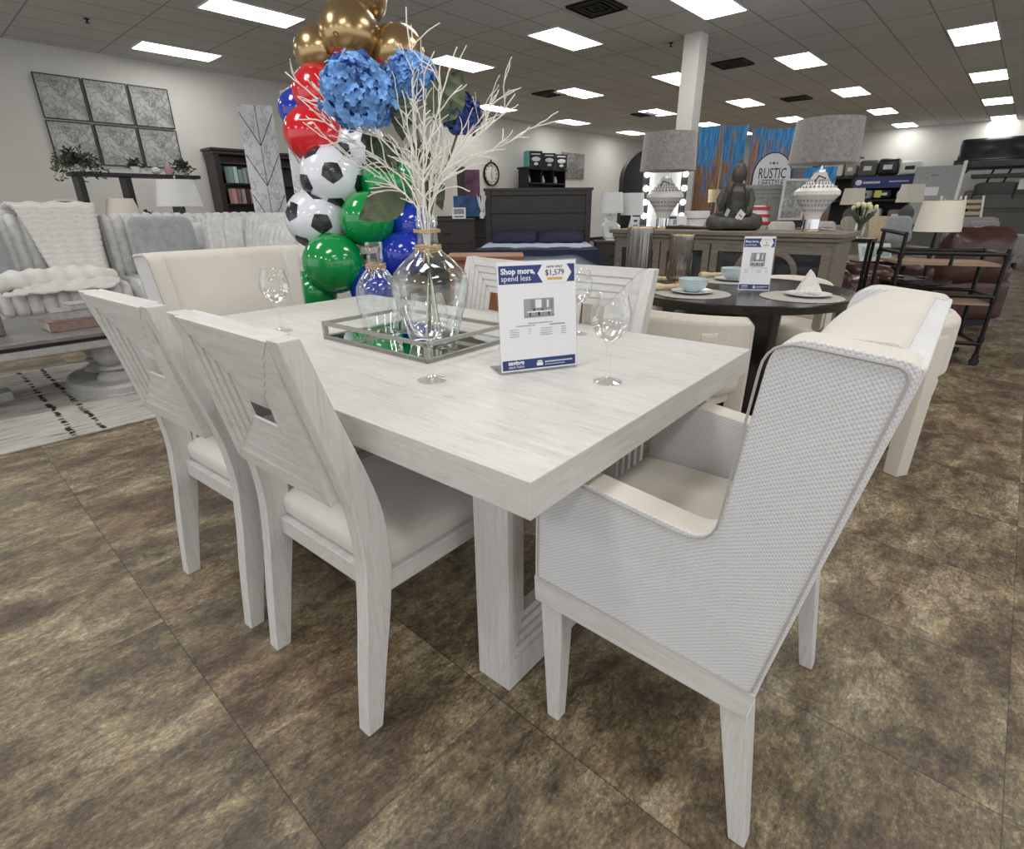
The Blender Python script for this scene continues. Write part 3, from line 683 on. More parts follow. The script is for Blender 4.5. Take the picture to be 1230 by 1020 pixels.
def hydrangea(label, head, rad, off, leaves, mat='petal'):
    head = Vector(head); t = thing('hydrangea_stem', label, 'flower', JB, 0, 'blue hydrangea stems in the jug')
    P = lambda p: Vector(p) - JB
    path = stem_path(head, off); b = MB(); b.tube([P(p) for p in path], .0035, 6); b.build('stem', 'stem', t, True)
    b = MB(); rnd = random.Random(int(head.x * 1000)); N = int(70 + 1900 * rad)
    for i in range(N):
        z = 1 - 1.85 * (i + .5) / N; a = i * 2.39996; r = math.sqrt(max(0, 1 - z * z)); d = Vector((r * math.cos(a), r * math.sin(a), z))
        lump = 1 + .10 * math.sin(d.x * 7 + 1) * math.cos(d.y * 6) + .08 * math.sin(d.z * 9 + d.x * 4)
        c = P(head) + Vector((d.x * rad, d.y * rad, d.z * rad * .92)) * rnd.uniform(.86, 1.10) * lump
        q = d.to_track_quat('Z', 'Y').to_matrix().to_4x4() @ Matrix.Rotation(rnd.uniform(0, 6), 4, 'Z') @ Matrix.Rotation(rnd.uniform(-.8, .8), 4, 'X') @ Matrix.Rotation(rnd.uniform(-.6, .6), 4, 'Y'); q.translation = c
        s = rnd.uniform(.012, .017)
        for k in range(4):
            b.X = q @ Matrix.Rotation(k * PI / 2, 4, 'Z')
            b.add([(0, 0, 0), (s * .5, -s * .6, s * .35), (s * 1.1, -s * .35, s * .15), (s * 1.15, s * .3, s * .10), (s * .5, s * .6, s * .4), (s * .6, 0, s * .12)], [(0, 1, 5), (1, 2, 5), (2, 3, 5), (3, 4, 5), (4, 0, 5)])
    b.X = Matrix.Identity(4)
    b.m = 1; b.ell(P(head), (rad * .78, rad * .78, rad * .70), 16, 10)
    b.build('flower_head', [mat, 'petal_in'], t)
    for (s, e, w_, mt) in leaves:
        s, e = Vector(s), Vector(e); nrm = (CAMP - (s + e) / 2).normalized() + Vector((0, 0, .35))
        leaf_mb(P(s), P(e), w_, nrm).build('leaf', mt, t, True)
hydrangea('large pale blue hydrangea bloom on the left of the bouquet', (-1.40, .945, 1.435), .088, (-.010, -.008, 0),
          [((-1.36, 1.02, 1.25), (-1.44, .99, 1.345), .050, 'leaf'), ((-1.35, 1.04, 1.20), (-1.42, .92, 1.125), .050, 'leaf_l')])
hydrangea('smaller blue hydrangea bloom at the top centre behind the twigs', (-1.41, 1.13, 1.50), .060, (0, .008, 0),
          [((-1.36, 1.10, 1.33), (-1.30, 1.07, 1.25), .034, 'leaf'), ((-1.38, 1.07, 1.44), (-1.36, 1.05, 1.33), .030, 'leaf')])
hydrangea('dark indigo hydrangea bloom on the right, half behind a leaf', (-1.275, 1.20, 1.40), .047, (.010, .004, 0),
          [((-1.30, 1.12, 1.38), (-1.235, 1.17, 1.50), .052, 'leaf_l'), ((-1.30, 1.14, 1.42), (-1.24, 1.19, 1.40), .040, 'leaf_l'), ((-1.31, 1.10, 1.26), (-1.30, 1.13, 1.15), .026, 'leaf_l')], 'petal2')
def twig(label, end, off, sway, seed, nb=9, spread=.5):
    rnd = random.Random(seed); end = Vector(end); path = stem_path(end, off, 18); n = len(path)
    for i in range(6, n):
        k = (i - 6) / (n - 6); path[i] = path[i] + Vector((rnd.uniform(-1, 1), rnd.uniform(-1, 1), rnd.uniform(-.5, .5))) * .0035 + Vector(sway) * math.sin(k * PI)
    ph = rnd.uniform(0, 6)
    for i in range(6, n): k = (i - 6) / (n - 6); path[i] = path[i] + Vector((math.sin(k * 9 + ph), math.cos(k * 8 + ph), 0)) * .006 * k
    b = MB(); b.tube(path, [.0029 * (1 - .45 * i / n) for i in range(n)], 5)
    for j in range(nb):
        i = rnd.randint(8, n - 3); p = path[i]; d = (path[i + 1] - path[i - 1]).normalized()
        side = Vector((rnd.uniform(-1, 1), rnd.uniform(-1, 1), rnd.uniform(-.2, .5))).normalized()
        d2 = (d + side * spread).normalized(); L = rnd.uniform(.05, .14); pts = [p]
        for q in range(7):
            d2 = (d2 + Vector((rnd.uniform(-1, 1), rnd.uniform(-1, 1), rnd.uniform(-.9, .8))) * .30).normalized(); pts.append(pts[-1] + d2 * L / 7)
        b.tube(pts, [.0019 * (1 - .4 * q / 8) for q in range(8)], 4)
        if rnd.random() < .6:
            p = pts[3]; d3 = (d2 + Vector((rnd.uniform(-1, 1), rnd.uniform(-1, 1), rnd.uniform(-.3, .6))) * .7).normalized(); pts2 = [p]
            for q in range(4): d3 = (d3 + Vector((rnd.uniform(-1, 1), rnd.uniform(-1, 1), rnd.uniform(-.5, .8))) * .2).normalized(); pts2.append(pts2[-1] + d3 * L / 9)
            b.tube(pts2, .0016, 4)
    tag(b.build('flocked_twig', 'twig', None, True), label, 'twig', 'white flocked twigs in the jug')
TW = [('white flocked twig rising highest in the bouquet', (-1.39, 1.12, 1.66), (0, -.004, 0), (-.01, 0, 0), 8),
      ('white flocked twig curling out far left over the red balloon', (-1.60, .84, 1.495), (-.012, -.004, 0), (.05, .02, .03), 10),
      ('white flocked twig reaching left behind the pale blue bloom', (-1.57, .85, 1.44), (-.008, -.010, 0), (.04, .02, 0), 11),
      ('white flocked twig ending lower left under the pale blue bloom', (-1.50, .90, 1.33), (-.006, -.012, 0), (.02, .01, 0), 12),
      ('white flocked twig curving right at the top, over a ceiling light', (-1.22, 1.16, 1.55), (.006, 0, 0), (-.03, -.02, 0), 9),
      ('white flocked twig spreading to the upper right', (-1.14, 1.30, 1.445), (.010, .006, 0), (-.03, -.01, .02), 6),
      ('white flocked twig drooping farthest right, low over the clock side', (-1.10, 1.30, 1.36), (.012, 0, 0), (-.03, 0, .03), 12),
      ('white flocked twig in the centre front, bushy', (-1.28, 1.06, 1.47), (.004, -.010, 0), (.01, 0, 0), 12),
      ('white flocked twig right of centre with hooked tips', (-1.27, 1.13, 1.52), (.004, .002, 0), (.01, 0, 0), 14),
      ('white flocked twig leaning right, just above the ceiling light band', (-1.19, 1.26, 1.46), (.008, .009, 0), (-.02, 0, .01), 15),
      ('white flocked twig upright behind the centre front twig', (-1.34, 1.04, 1.45), (-.003, -.004, 0), (0, 0, 0), 16)]
for lb, e, o, s, sd in TW: twig(lb, e, o, s, sd, 16)

# price signs
def arrow_hex(b, x0, x1, z0, z1, y, d):
    zc = (z0 + z1) / 2; return b.prism([(x0, zc), (x0 + d, z0), (x1 - d, z0), (x1, zc), (x1 - d, z1), (x0 + d, z1)], y - .0003, y)
def price_sign(label, loc, rz, W, H, lean, full=True, badge='ps'):
    t = thing('price_sign', label, 'sign', loc, rz, 'acrylic framed price signs')
    b = MB(); b.box(0, W, -.0012, .0012, .0, H)
    h = b.build('holder', 'acrylic', t); h.rotation_euler = (lean, 0, 0)
    c = MB().box(.003, W - .003, -.0024, -.0013, .006, H - .003).build('paper_insert', 'white', h)
    y = -.0026
    def bar(name, mat, x0, x1, z0, z1, dy=0): return MB().box(x0 * W, x1 * W, y - dy - .0002, y - dy, z0 * H, z1 * H).build(name, mat, h)
    bar('header_band', 'navy', .03, .97, .80, .955)
    arrow_hex(MB(), .50 * W, .93 * W, .795 * H, .965 * H, y - .0003, .07 * W).build('price_hexagon', 'white', h)
    bar('footer_band', 'navy', .03, .97, .035, .125)
    yy = y - .0006
    text('Shop more,', .088 * W, (.055 * W, yy, .885 * H), 'white', h, 'headline', bold=.0006 * W / .2)
    text('spend less', .088 * W, (.055 * W, yy, .825 * H), 'white', h, 'subheadline')
    text('NOW ONLY', .036 * W, (.715 * W, yy - .0003, .925 * H), 'ink', h, 'price_caption', align='CENTER')
    text('$1,579' if full else '$', .088 * W, (.715 * W, yy - .0003, .862 * H), 'ink', h, 'price_number', align='CENTER')
    bar('orange_pill', 'pill', .62, .81, .820, .842, .0006)
    px0, px1, pz0, pz1 = (.32, .70, .50, .665) if full else (.28, .74, .46, .70)
    bar('photograph', 'bookgrey', px0, px1, pz0, pz1)
    def pb(a0, a1, c0, c1, m_, dy): return MB().box((px0 + (px1 - px0) * a0) * W, (px0 + (px1 - px0) * a1) * W, y - dy - .0002, y - dy, (pz0 + (pz1 - pz0) * c0) * H, (pz0 + (pz1 - pz0) * c1) * H)
    def pic(m_, dy, rects):
        b = MB()
        for r_ in rects: b.v += pb(*r_, m_, dy).v; n0 = len(b.v) - 8; b.f += [[n0 + q for q in f_] for f_ in [(0, 3, 2, 1), (4, 5, 6, 7), (0, 1, 5, 4), (1, 2, 6, 5), (2, 3, 7, 6), (3, 0, 4, 7)]]; b.mi += [0] * 6
        b.build('printed_scene', m_, h)
    pic('ink2', .0004, [(.22, .34, .42, .96), (.62, .72, .45, .98), (.86, .96, .40, .94), (0, 1, 0, .10)])
    pic('white', .0008, [(.38, .58, .5, .94), (.10, .90, .26, .34), (.76, .82, .5, .9)])
    pic('ink', .0010, [(.18, .22, .08, .27), (.46, .52, .08, .27), (.80, .84, .08, .27), (.30, .36, .34, .46), (.58, .63, .34, .44)])
    rnd = random.Random(5)
    for (x0, x1, z, hh) in [(.36, .68, .445, .006), (.22, .46, .425, .006), (.64, .84, .422, .008)]:
        b = MB(); x = x0
        while x < x1:
            w_ = rnd.uniform(.008, .02); b.box(x * W, min(x + w_, x1) * W, yy - .0002, yy, z * H, (z + hh * 1.3) * H); x += w_ + .006
        b.build('print_line', 'ink2', h)
    for (x0, x1, n) in [(.14, .25, 4), (.37, .395, 3), (.52, .67, 4), (.79, .85, 4)]:
        b = MB()
        for k in range(n):
            x = x0
            while x < x1:
                w_ = rnd.uniform(.006, .015); b.box(x * W, min(x + w_, x1) * W, yy - .0002, yy, (.395 - k * .02) * H, (.401 - k * .02) * H); x += w_ + .005
        b.build('print_column', 'ink2', h)
    text('savings', .072 * W, (.10 * W, yy, .083 * H), 'white', h, 'footer_word', bold=.0005 * W / .2)
    text('start here', .05 * W, (.10 * W, yy, .050 * H), 'white', h, 'footer_word')
    b = MB()
    b.box(.46 * W, .54 * W, yy - .0002, yy, .055 * H, .085 * H); b.box(.47 * W, .53 * W, yy - .0002, yy, .09 * H, .103 * H)
    for k in range(14): b.box((.57 + k * .026) * W, (.588 + k * .026) * W, yy - .0002, yy, .078 * H, .092 * H)
    for k in range(11): b.box((.57 + k * .024) * W, (.583 + k * .024) * W, yy - .0002, yy, .055 * H, .064 * H)
    b.build('store_logo', 'white', h)
    MB().box(0, W, 0, .085, 0, .0024).build('holder_foot', 'acrylic', t)
    return t
a_, b_ = Vector(TF(.400, .404)), Vector(TF(.588, .297)); ang = math.atan2(b_.y - a_.y, b_.x - a_.x)
price_sign('white and navy price sign in a clear holder on the dining table', (a_.x, a_.y, TT + .001), ang, .215, .275, -.10)
# ------------------------------------------------------------------ round table group
RC = (-1.114, 3.036); RZ = .74
t = thing('round_table', 'round espresso pedestal table set for dining behind the long table', 'table', (RC[0], RC[1], 0))
MB().lathe([(0, RZ - .045), (.57, RZ - .045), (.594, RZ - .040), (.597, RZ - .006), (.592, RZ), (0, RZ)], 96).build('tabletop', 'espresso', t, True, sharp=30)
b = MB()
b.lathe([(0, RZ - .05), (.30, RZ - .05), (.30, RZ - .075), (.265, RZ - .08), (.255, .05), (.29, .045), (.29, 0), (0, 0)], 48, rfun=lambda a, z: 1 + (.02 * math.cos(24 * a) if .06 < z < RZ - .1 else 0)); b.build('pedestal', 'espresso', t, True, sharp=30)
def put_mat(x, y, label):
    m = MB().lathe([(0, RZ + .0005), (.185, RZ + .0005), (.188, RZ + .002), (.185, RZ + .0045), (0, RZ + .0045)], 48, (x, y, 0)).build('place_mat', 'mat', None, True, sharp=30); tag(m, label, 'placemat', 'round place mats')
def plate(x, y, label, r=.105):
    tag(MB().lathe([(0, RZ + .0055), (r * .6, RZ + .0055), (r * .7, RZ + .008), (r, RZ + .017), (r, RZ + .0195), (r * .68, RZ + .0115), (0, RZ + .009)], 40, (x, y, 0)).build('plate', 'whitegloss', None, True, sharp=50), label, 'plate', 'white plates')
def bowl(x, y, label):
    z = RZ + .0105
    tag(MB().lathe([(0, z), (.032, z), (.036, z + .006), (.062, z + .020), (.072, z + .045), (.075, z + .066), (.072, z + .067), (.066, z + .04), (.05, z + .018), (0, z + .010)], 40, (x, y, 0)).build('bowl', 'bowlblue', None, True, sharp=60), label, 'bowl', 'pale blue bowls')
def sc(x, y): k = 1.0517; return x * k, y * k
mx, my = -1.195, 2.70; put_mat(mx, my, 'round place mat under the front left bowl and plate'); plate(mx, my, 'white plate under the front blue bowl'); bowl(mx, my, 'pale blue bowl nearest the camera on the round table')
m2x, m2y = sc(-.70, 2.78); put_mat(m2x, m2y, 'round place mat under the folded napkin on the right'); plate(m2x + .02, m2y + .03, 'white plate under the folded napkin')
m3x, m3y = -1.235, 3.34; put_mat(m3x, m3y, 'round place mat half behind the small price sign'); plate(m3x, m3y, 'white plate under the rear blue bowl'); bowl(m3x, m3y, 'pale blue bowl beside the small price sign')
# folded napkin standing on the plate
nx, ny = m2x + .02, m2y + .03; b = MB(); z = RZ + .0225
for k, (w_, h_, o) in enumerate([(.058, .115, .0), (.052, .10, .016), (.046, .085, .03)]):
    b.X = Matrix.Translation((nx, ny, z)) @ Matrix.Rotation(.75, 4, 'Z')
    b.add([(-w_, o - .02, 0), (w_, o - .026, 0), (w_ * .9, o + .018, 0), (-w_ * .9, o + .022, 0), (-w_ * .2, o, h_), (w_ * .25, o + .004, h_ * .8)], [(0, 1, 5, 4), (1, 2, 5), (2, 3, 4, 5), (3, 0, 4), (0, 3, 2, 1)])
tag(b.build('napkin', 'napkin', None, bevel=.004), 'checked cream napkin folded upright on the right plate', 'napkin')
def rolled(x, y, rz, label):
    b = MB(); b.X = Matrix.Translation((x, y, RZ + .022)) @ Matrix.Rotation(rz, 4, 'Z')
    b.tube([(-.10, 0, 0), (-.07, .004, .002), (-.03, 0, .001), (0, -.002, 0), (.03, 0, .0), (.06, .003, 0), (.075, 0, 0)], [.018, .021, .013, .016, .014, .019, .012], 10)
    tag(b.build('napkin', 'tannap', None, True), label, 'napkin', 'tan rolled napkins')
rolled(mx - .13, my + .02, .9, 'tan rolled napkin lying left of the front blue bowl')
rolled(m3x - .13, m3y + .05, .9, 'tan rolled napkin lying left of the rear blue bowl')
rolled(-1.50, 3.02, .9, 'tan napkin at the far left of the round table')
def hurricane(x, y, r, h, label, foot):
    t = thing('candle_holder', label, 'candle holder', (x, y, RZ + .002), 0, 'ribbed smoked glass candle holders')
    z0 = foot
    MB().lathe([(r * .55, 0), (r * .6, .004), (r * .3, z0 * .5), (r * .5, z0)] if foot > .02 else [(0, 0), (r * .9, 0), (r * .9, z0)], 32).build('base', 'brass', t, True)
    MB().lathe([(0, z0), (r * .85, z0), (r, z0 + .012), (r, z0 + h)], 96, rfun=lambda a, z: 1 + .018 * math.cos(24 * a)).build('glass_body', 'glass_am', t, True)
    MB().lathe([(r * .96, z0 + h), (r * 1.03, z0 + h), (r * 1.03, z0 + h + .005), (r * .96, z0 + h + .005)], 48).build('rim', 'brass', t, True)
hurricane(-1.575, 2.80, .070, .30, 'taller ribbed smoked glass candle holder on the left of the round table', .008)
hurricane(-1.375, 2.90, .064, .235, 'ribbed smoked glass candle holder on a gold foot, nearest the front bowl', .035)
price_sign('small price sign in a clear holder on the round table', (-1.055, 2.945, RZ + .001), .50, .155, .275, -.12, False)

def barrel_chair(label, loc, rz, sc_=1):
    """local x = the way it faces"""
    t = thing('barrel_chair', label, 'chair', loc, rz, 'cream barrel chairs around the round table')
    R, A = .262, 1.95
    b = MB(); n = 36; v = []; secs = [(0, .44), (-.030, .47), (-.030, .70), (0, .735), (.035, .70), (.035, .47)]
    for i in range(n + 1):
        a = PI - A + 2 * A * i / n; q = abs(a - PI) / A; drop = .05 * q ** 2
        for (o, z) in secs:
            rr = R + o; v.append((rr * math.cos(a) * 1.0, rr * math.sin(a), z - (drop if z > .6 else 0)))
    k = len(secs); fs = [(i * k + j, i * k + (j + 1) % k, (i + 1) * k + (j + 1) % k, (i + 1) * k + j) for i in range(n) for j in range(k)]
    fs += [tuple(range(k)), tuple(range((n + 1) * k - 1, n * k - 1, -1))]
    b.add(v, fs); b.build('backrest', 'bouc', t, bevel=.012, seg=3)
    MB().lathe([(0, .34), (.25, .34), (.275, .36), (.28, .42), (.268, .455), (.22, .472), (0, .478)], 48).build('seat', 'bouc', t, True, sharp=60)
    MB().lathe([(.0, .30), (.24, .30), (.24, .345), (0, .345)], 40).build('seat_base', 'bouc', t, True)
    for a in (PI - 1.75, PI + 1.75, PI - .75, PI + .75):
        top = (R * 1.02 * math.cos(a), R * 1.02 * math.sin(a)); q = Matrix.Rotation(a, 4, 'Z')
        b = MB(); b.X = q; rr = R * 1.02
        b.prism(rpoly([(rr - .035, 0, .005), (rr + .030, 0, .005), (rr + .036, .42, .02), (rr + .034, .66, .03), (rr - .02, .66, .03), (rr - .045, .36, .02)], 4), -.036, .036)
        b.build('leg', 'bouc', t, bevel=.01, seg=3)
    return t
bc = barrel_chair('cream upholstered barrel chair right of the round table by the aisle', (-.405, 2.965, 0), PI + .23)
dup(bc, (-1.10, 2.46, 0), PI / 2 + .02, 'cream barrel chair on the near side of the round table, behind the long table')
dup(bc, (-1.05, 3.72, 0), -PI / 2, 'cream barrel chair on the far side of the round table before the sideboard')
dup(bc, (-1.78, 3.10, 0), .05, 'cream barrel chair left of the round table, mostly hidden by the candle holders')

# ------------------------------------------------------------------ sideboard with its lamps and statue
SBH = .985
pR, pL = Vector((-.885, 4.25)), Vector((-2.66, 4.22)); d = (pL - pR).normalized(); ang = math.atan2(-d.y, -d.x)   # local x points right along the front
L = (pL - pR).length
t = thing('sideboard', 'weathered taupe sideboard with glass doors and arched lattice trim', 'sideboard', (pL.x, pL.y, 0), ang)
MB().box(.03, L - .03, .03, .46, .06, SBH - .06).build('carcass', 'taupe', t, bevel=.004)
b = MB(); b.box(-.01, L + .01, -.012, .49, SBH - .032, SBH); b.box(.01, L - .01, .008, .475, SBH - .06, SBH - .032); b.build('top', 'taupe', t, bevel=.006)
b = MB(); b.box(.0, L, .0, .49, .0, .09); b.build('plinth', 'taupe', t, bevel=.006)
nd = 4; dw = (L - .10) / nd
for k in range(nd):
    x0 = .05 + k * dw; z0, z1 = .12, SBH - .09
    dr = MB().ring(x0 + .006, x0 + dw - .006, z0, z1, .055, .008, .032).build('door', 'taupe', t, bevel=.003)
    MB().box(x0 + .055, x0 + dw - .055, .026, .030, z0 + .05, z1 - .05).build('glass_pane', 'darkmirror', dr)
    b = MB(); cx_, cz, = x0 + dw / 2, (z0 + z1) / 2; hw = dw / 2 - .06; hh = (z1 - z0) / 2 - .055
    sg = 1 if k % 2 == 0 else -1   # quatrefoil half arches that meet between a pair of doors
    ex = cx_ + sg * hw
    def arc(cx2, cz2, r_, a0, a1, w2=.020, n2=12):
        o_ = [(cx2 - sg * (r_ + w2) * math.cos(a), cz2 + (r_ + w2) * math.sin(a)) for a in [a0 + (a1 - a0) * q / n2 for q in range(n2 + 1)]]
        i_ = [(cx2 - sg * (r_ - w2) * math.cos(a), cz2 + (r_ - w2) * math.sin(a)) for a in [a0 + (a1 - a0) * q / n2 for q in range(n2 + 1)]]
        b.prism(o_ + i_[::-1], .006, .026)
    ql, rl = min(hw * .9, .15), .13
    arc(ex, cz + .19, .145, math.radians(-18), math.radians(90)); arc(ex, cz - .19, .145, math.radians(-90), math.radians(18))
    arc(ex - sg * hw * .80, cz, .085, math.radians(-75), math.radians(75))
    for s in (-1, 1): b.box(min(ex - sg * hw * .98, ex - sg * hw * .70), max(ex - sg * hw * .98, ex - sg * hw * .70), .006, .026, cz + s * .10 - .018, cz + s * .10 + .018)
    b.build('lattice', 'taupe', dr, bevel=.004)
    MB().ell((x0 + (dw - .03 if k % 2 == 0 else .03), -.004, cz), (.010, .012, .010), 10, 8).build('knob', 'blackm', dr, True)
def SBP(x, y): c, s = math.cos(ang), math.sin(ang); return (pL.x + x * c - y * s, pL.y + x * s + y * c)
def big_lamp(label, x, y, rz=0, s=1):
    t = thing('table_lamp', label, 'lamp', (x, y, SBH + .001), rz, 'pierced ceramic table lamps with grey shades'); t.scale = (s, s, s)
    MB().lathe([(0, 0), (.062, 0), (.062, .014), (.058, .018), (0, .018)], 32).build('base_plate', 'brass', t, True, sharp=30)
    MB().lathe([(.055, .018), (.055, .085), (.0, .085)], 40).build('base_cylinder', 'chrome', t, True, sharp=30)
    cb = MB(); cb.lathe([(.050, .085), (.060, .12), (.085, .17), (.128, .225), (.150, .250), (.150, .275), (.118, .30), (.075, .335), (.050, .375), (.042, .40), (0, .40)], 56, rfun=lambda a, z: 1 + (.018 * math.cos(28 * a) if .09 < z < .39 else 0)); b = cb; b.m = 1
    for z, r in ((.150, .0740), (.185, .0975), (.215, .1215), (.300, .1205), (.322, .0930), (.345, .0705)):
        for i in range(28):
            a = 2 * PI * (i + .5 * (round(z * 100) % 2)) / 28; c_ = Vector((r * math.cos(a), r * math.sin(a), z)); u = Vector((-math.sin(a), math.cos(a), 0)); o = Vector((math.cos(a), math.sin(a), 0)) * .003
            wv = r * .075; hv = .017; b.add([c_ + o - u * wv, c_ + o - Vector((0, 0, hv)) + o * 0, c_ + o + u * wv, c_ + o + Vector((0, 0, hv))], [(0, 1, 2, 3)])
    b.build('ceramic_body', ['ceramic', 'ink2'], t, True)
    b = MB(); b.lathe([(0, .40), (.03, .40), (.03, .418), (.008, .422), (.008, .60), (0, .60)], 16); b.build('neck', 'chrome', t, True, sharp=30)
    MB().lathe([(.226, .455), (.212, .735), (.209, .735), (.223, .455)], 56).build('shade', 'greyshade', t, True)
    b = MB()
    for q in range(3):
        a = q * 2 * PI / 3; b.tube([(0, 0, .715), (.209 * math.cos(a), .209 * math.sin(a), .73)], .002, 5)
    b.ell((0, 0, .745), (.008, .008, .012), 10, 8); b.build('shade_fitter', 'chrome', t, True)
    c = MB().box(-.03, .03, -.0015, .0015, -.05, .0).build('tag', 'ink', t); c.location = (-.02, -.075, .37); c.rotation_euler = (.5, .3, 0)
    c2 = MB().box(-.022, .022, -.0022, -.0016, -.043, -.007).build('tag_print', 'white', c)
    return t
big_lamp('large table lamp with grey drum shade on the right end of the sideboard', -1.150, 4.46, FC, .96)
big_lamp('table lamp with grey drum shade on the left end of the sideboard before the column', -2.31, 4.47, FC, .98)

# seated statue
sx, sy = -1.71, 4.46
t = thing('seated_statue', 'dark weathered seated meditating statue with bead necklace on the sideboard', 'statue', (sx, sy, SBH + .001), FC - .25); t.scale = (.86, .85, 1.13)
b = MB()
b.ell((-.02, 0, .035), (.195, .12, .042), 28, 12)
for s in (-1, 1):
    b.tube([(s * .06, .0, .05), (s * .15, -.02, .055), (s * .19, -.06, .05), (s * .13, -.12, .045), (s * .02, -.14, .045), (-s * .05, -.13, .04)], [.055, .058, .05, .042, .035, .025], 12)
b.tube([(0, .01, .05), (0, .012, .12), (0, .01, .19), (0, .008, .245), (0, .008, .275)], [.115, .100, .112, .108, .06], 20)
b.tube([(0, .005, .25), (0, .0, .31)], [.046, .036], 12)
b.tube([(.095, .01, .25), (.125, -.01, .19), (.115, -.05, .125), (.05, -.115, .10), (.0, -.13, .095)], [.038, .035, .032, .024, .020], 12)
b.tube([(-.095, .01, .25), (-.135, -.02, .19), (-.125, -.08, .15), (-.105, -.115, .20), (-.10, -.12, .235)], [.038, .035, .030, .024, .020], 12)
for k in range(4): b.tube([(-.112 + k * .008, -.122, .235), (-.112 + k * .008, -.124, .262 + .004 * (k % 2)), (-.112 + k * .008, -.120, .275)], .0045, 6)
b.tube([(-.085, -.118, .225), (-.078, -.130, .245)], .005, 6)
b.ell((0, -.004, .350), (.052, .054, .062), 24, 16, lambda d: 1 + .12 * max(0, -d.y) * math.exp(-(d.x / .16) ** 2) * (math.exp(-((d.z + .1) / .22) ** 2)) - .05 * math.exp(-((abs(d.x) - .38) / .14) ** 2 - ((d.z - .12) / .12) ** 2) * (d.y < 0) + .03 * math.exp(-((d.z + .42) / .08) ** 2 - (d.x / .3) ** 2) * (d.y < 0))
for s in (-1, 1): b.tube([(s * .052, 0, .372), (s * .057, .002, .345), (s * .053, 0, .31)], [.006, .009, .007], 8)
bd = b.build('body', 'bronze', t, True)
b = MB(); b.ell((0, .010, .378), (.056, .056, .046), 24, 12); b.lathe([(.022, .405), (.024, .42), (.018, .435), (.008, .45), (.0, .46)], 16, (0, .006, 0)); b.build('hair', 'bronze', bd, True)
b = MB()
for i in range(30):
    k = i // 2; s = -1 if i % 2 else 1; q = k / 14; b.ell((s * (.045 + .035 * math.sin(q * 2.2)), -.035 - .085 * math.sin(min(1, q * 1.6) * 1.57), .285 - .175 * q), (.0105, .0105, .0095), 8, 6)
b.build('bead_necklace', 'bead', t, True)
c = MB().box(-.028, .028, -.001, .001, -.035, .03).build('price_tag', 'white', t); c.location = (.035, -.165, .095); c.rotation_euler = (.2, .6, 0)
text('sale', .018, (-.018, -.0014, -.004), 'ink2', c, 'tag_print') if False else MB().box(-.016, .016, -.0016, -.0011, -.006, .004).build('tag_print', 'ink2', c)
c = MB().box(-.014, .014, -.001, .001, -.05, 0).build('blue_tag', 'bowlblue', t); c.location = (-.065, -.15, .135); c.rotation_euler = (.3, .4, 0)
# cards and a metal star at the back of the sideboard
def card(name, label, cat, loc, rz, w_, h_, mat, marks=()):
    t = thing(name, label, cat, loc, rz)
    c = MB().box(-w_ / 2, w_ / 2, -.002, .002, 0, h_).build('card', mat, t); c.rotation_euler = (-.12, 0, 0)
    for (mt, x0, x1, z0, z1) in marks: MB().box((x0 - .5) * w_, (x1 - .5) * w_, -.0032, -.0022, z0 * h_, z1 * h_).build('print', mt, c)
    MB().box(-w_ / 2, w_ / 2, 0, .03, 0, .003).build('foot', mat, t)
x, y = SBP(.12, .20); card('price_card', 'small lilac price card left of the left lamp base', 'card', (x, y, SBH + .001), FC, .075, .095, 'white', (('navy', .3, .7, .55, .75), ('ink2', .2, .8, .2, .3)))
x, y = SBP(.46, .30); card('price_card', 'pair card in white and blue with a photo, right of the left lamp base', 'card', (x, y, SBH + .001), FC, .155, .105, 'white', (('navy', .05, .45, .75, .92), ('printgrey', .28, .48, .3, .7), ('ink2', .6, .9, .2, .3)))
t = thing('runner_cloth', 'rolled mauve brown cloth lying on the sideboard left of the statue', 'cloth', (*SBP(.62, .22), SBH + .014), ang)
MB().tube([(-.22, 0, 0), (-.1, .005, .002), (.05, 0, 0), (.17, 0, 0)], [.012, .014, .013, .011], 8).build('cloth_roll', 'brownl', t, True)

# ------------------------------------------------------------------ right side: cart, recliners, coffee table, lamps
t = thing('bar_cart', 'black iron pipe serving cart with wooden shelves on casters', 'cart')
A0, A1, B1, B0 = Vector((-.05, 5.36)), Vector((-.66, 5.16)), Vector((-.86, 5.52)), Vector((-.20, 5.74))   # near right, near left, far left, far right
def P3(v, z): return (v.x, v.y, z)
b = MB(); rp = .0145
for v, top in ((A0, .86), (A1, .955), (B1, .97), (B0, .84)):
    b.tube([P3(v, .09), P3(v, top)], rp, 10)
    for z in (.20, .50, .80): b.tube([P3(v, z - .02), P3(v, z + .02)], rp * 1.5, 10)
for z in (.17, .52, .82):
    for p, q in ((A0, A1), (A1, B1), (B1, B0), (B0, A0)): b.tube([P3(p, z), P3(q, z)], rp, 10)
for z in (.955,): b.tube([P3(A1, .955), P3(B1, .97)], rp * 1.1, 10)
ext = (B1 - A1).normalized(); b.tube([P3(B1, .97), P3(B1 + ext * .05, .97)], rp, 8)
b.build('pipe_frame', 'blackm', t, True)
for z in (.135, .455, .735):
    q = [A0, A1, B1, B0]; c = sum(q, Vector((0, 0))) / 4; v = [P3(c + (p - c) * .97, z) for p in q] + [P3(c + (p - c) * .97, z + .018) for p in q]
    MB().add(v, [(0, 1, 2, 3), (4, 7, 6, 5), (0, 4, 5, 1), (1, 5, 6, 2), (2, 6, 7, 3), (3, 7, 4, 0)]).build('shelf', 'tanwood', t)
    for p in ((A0 + A1) / 2, (B0 + B1) / 2): MB().tube([P3(p, z), P3(p, z + .085)], rp * .8, 8).build('rail_post', 'blackm', t, True)
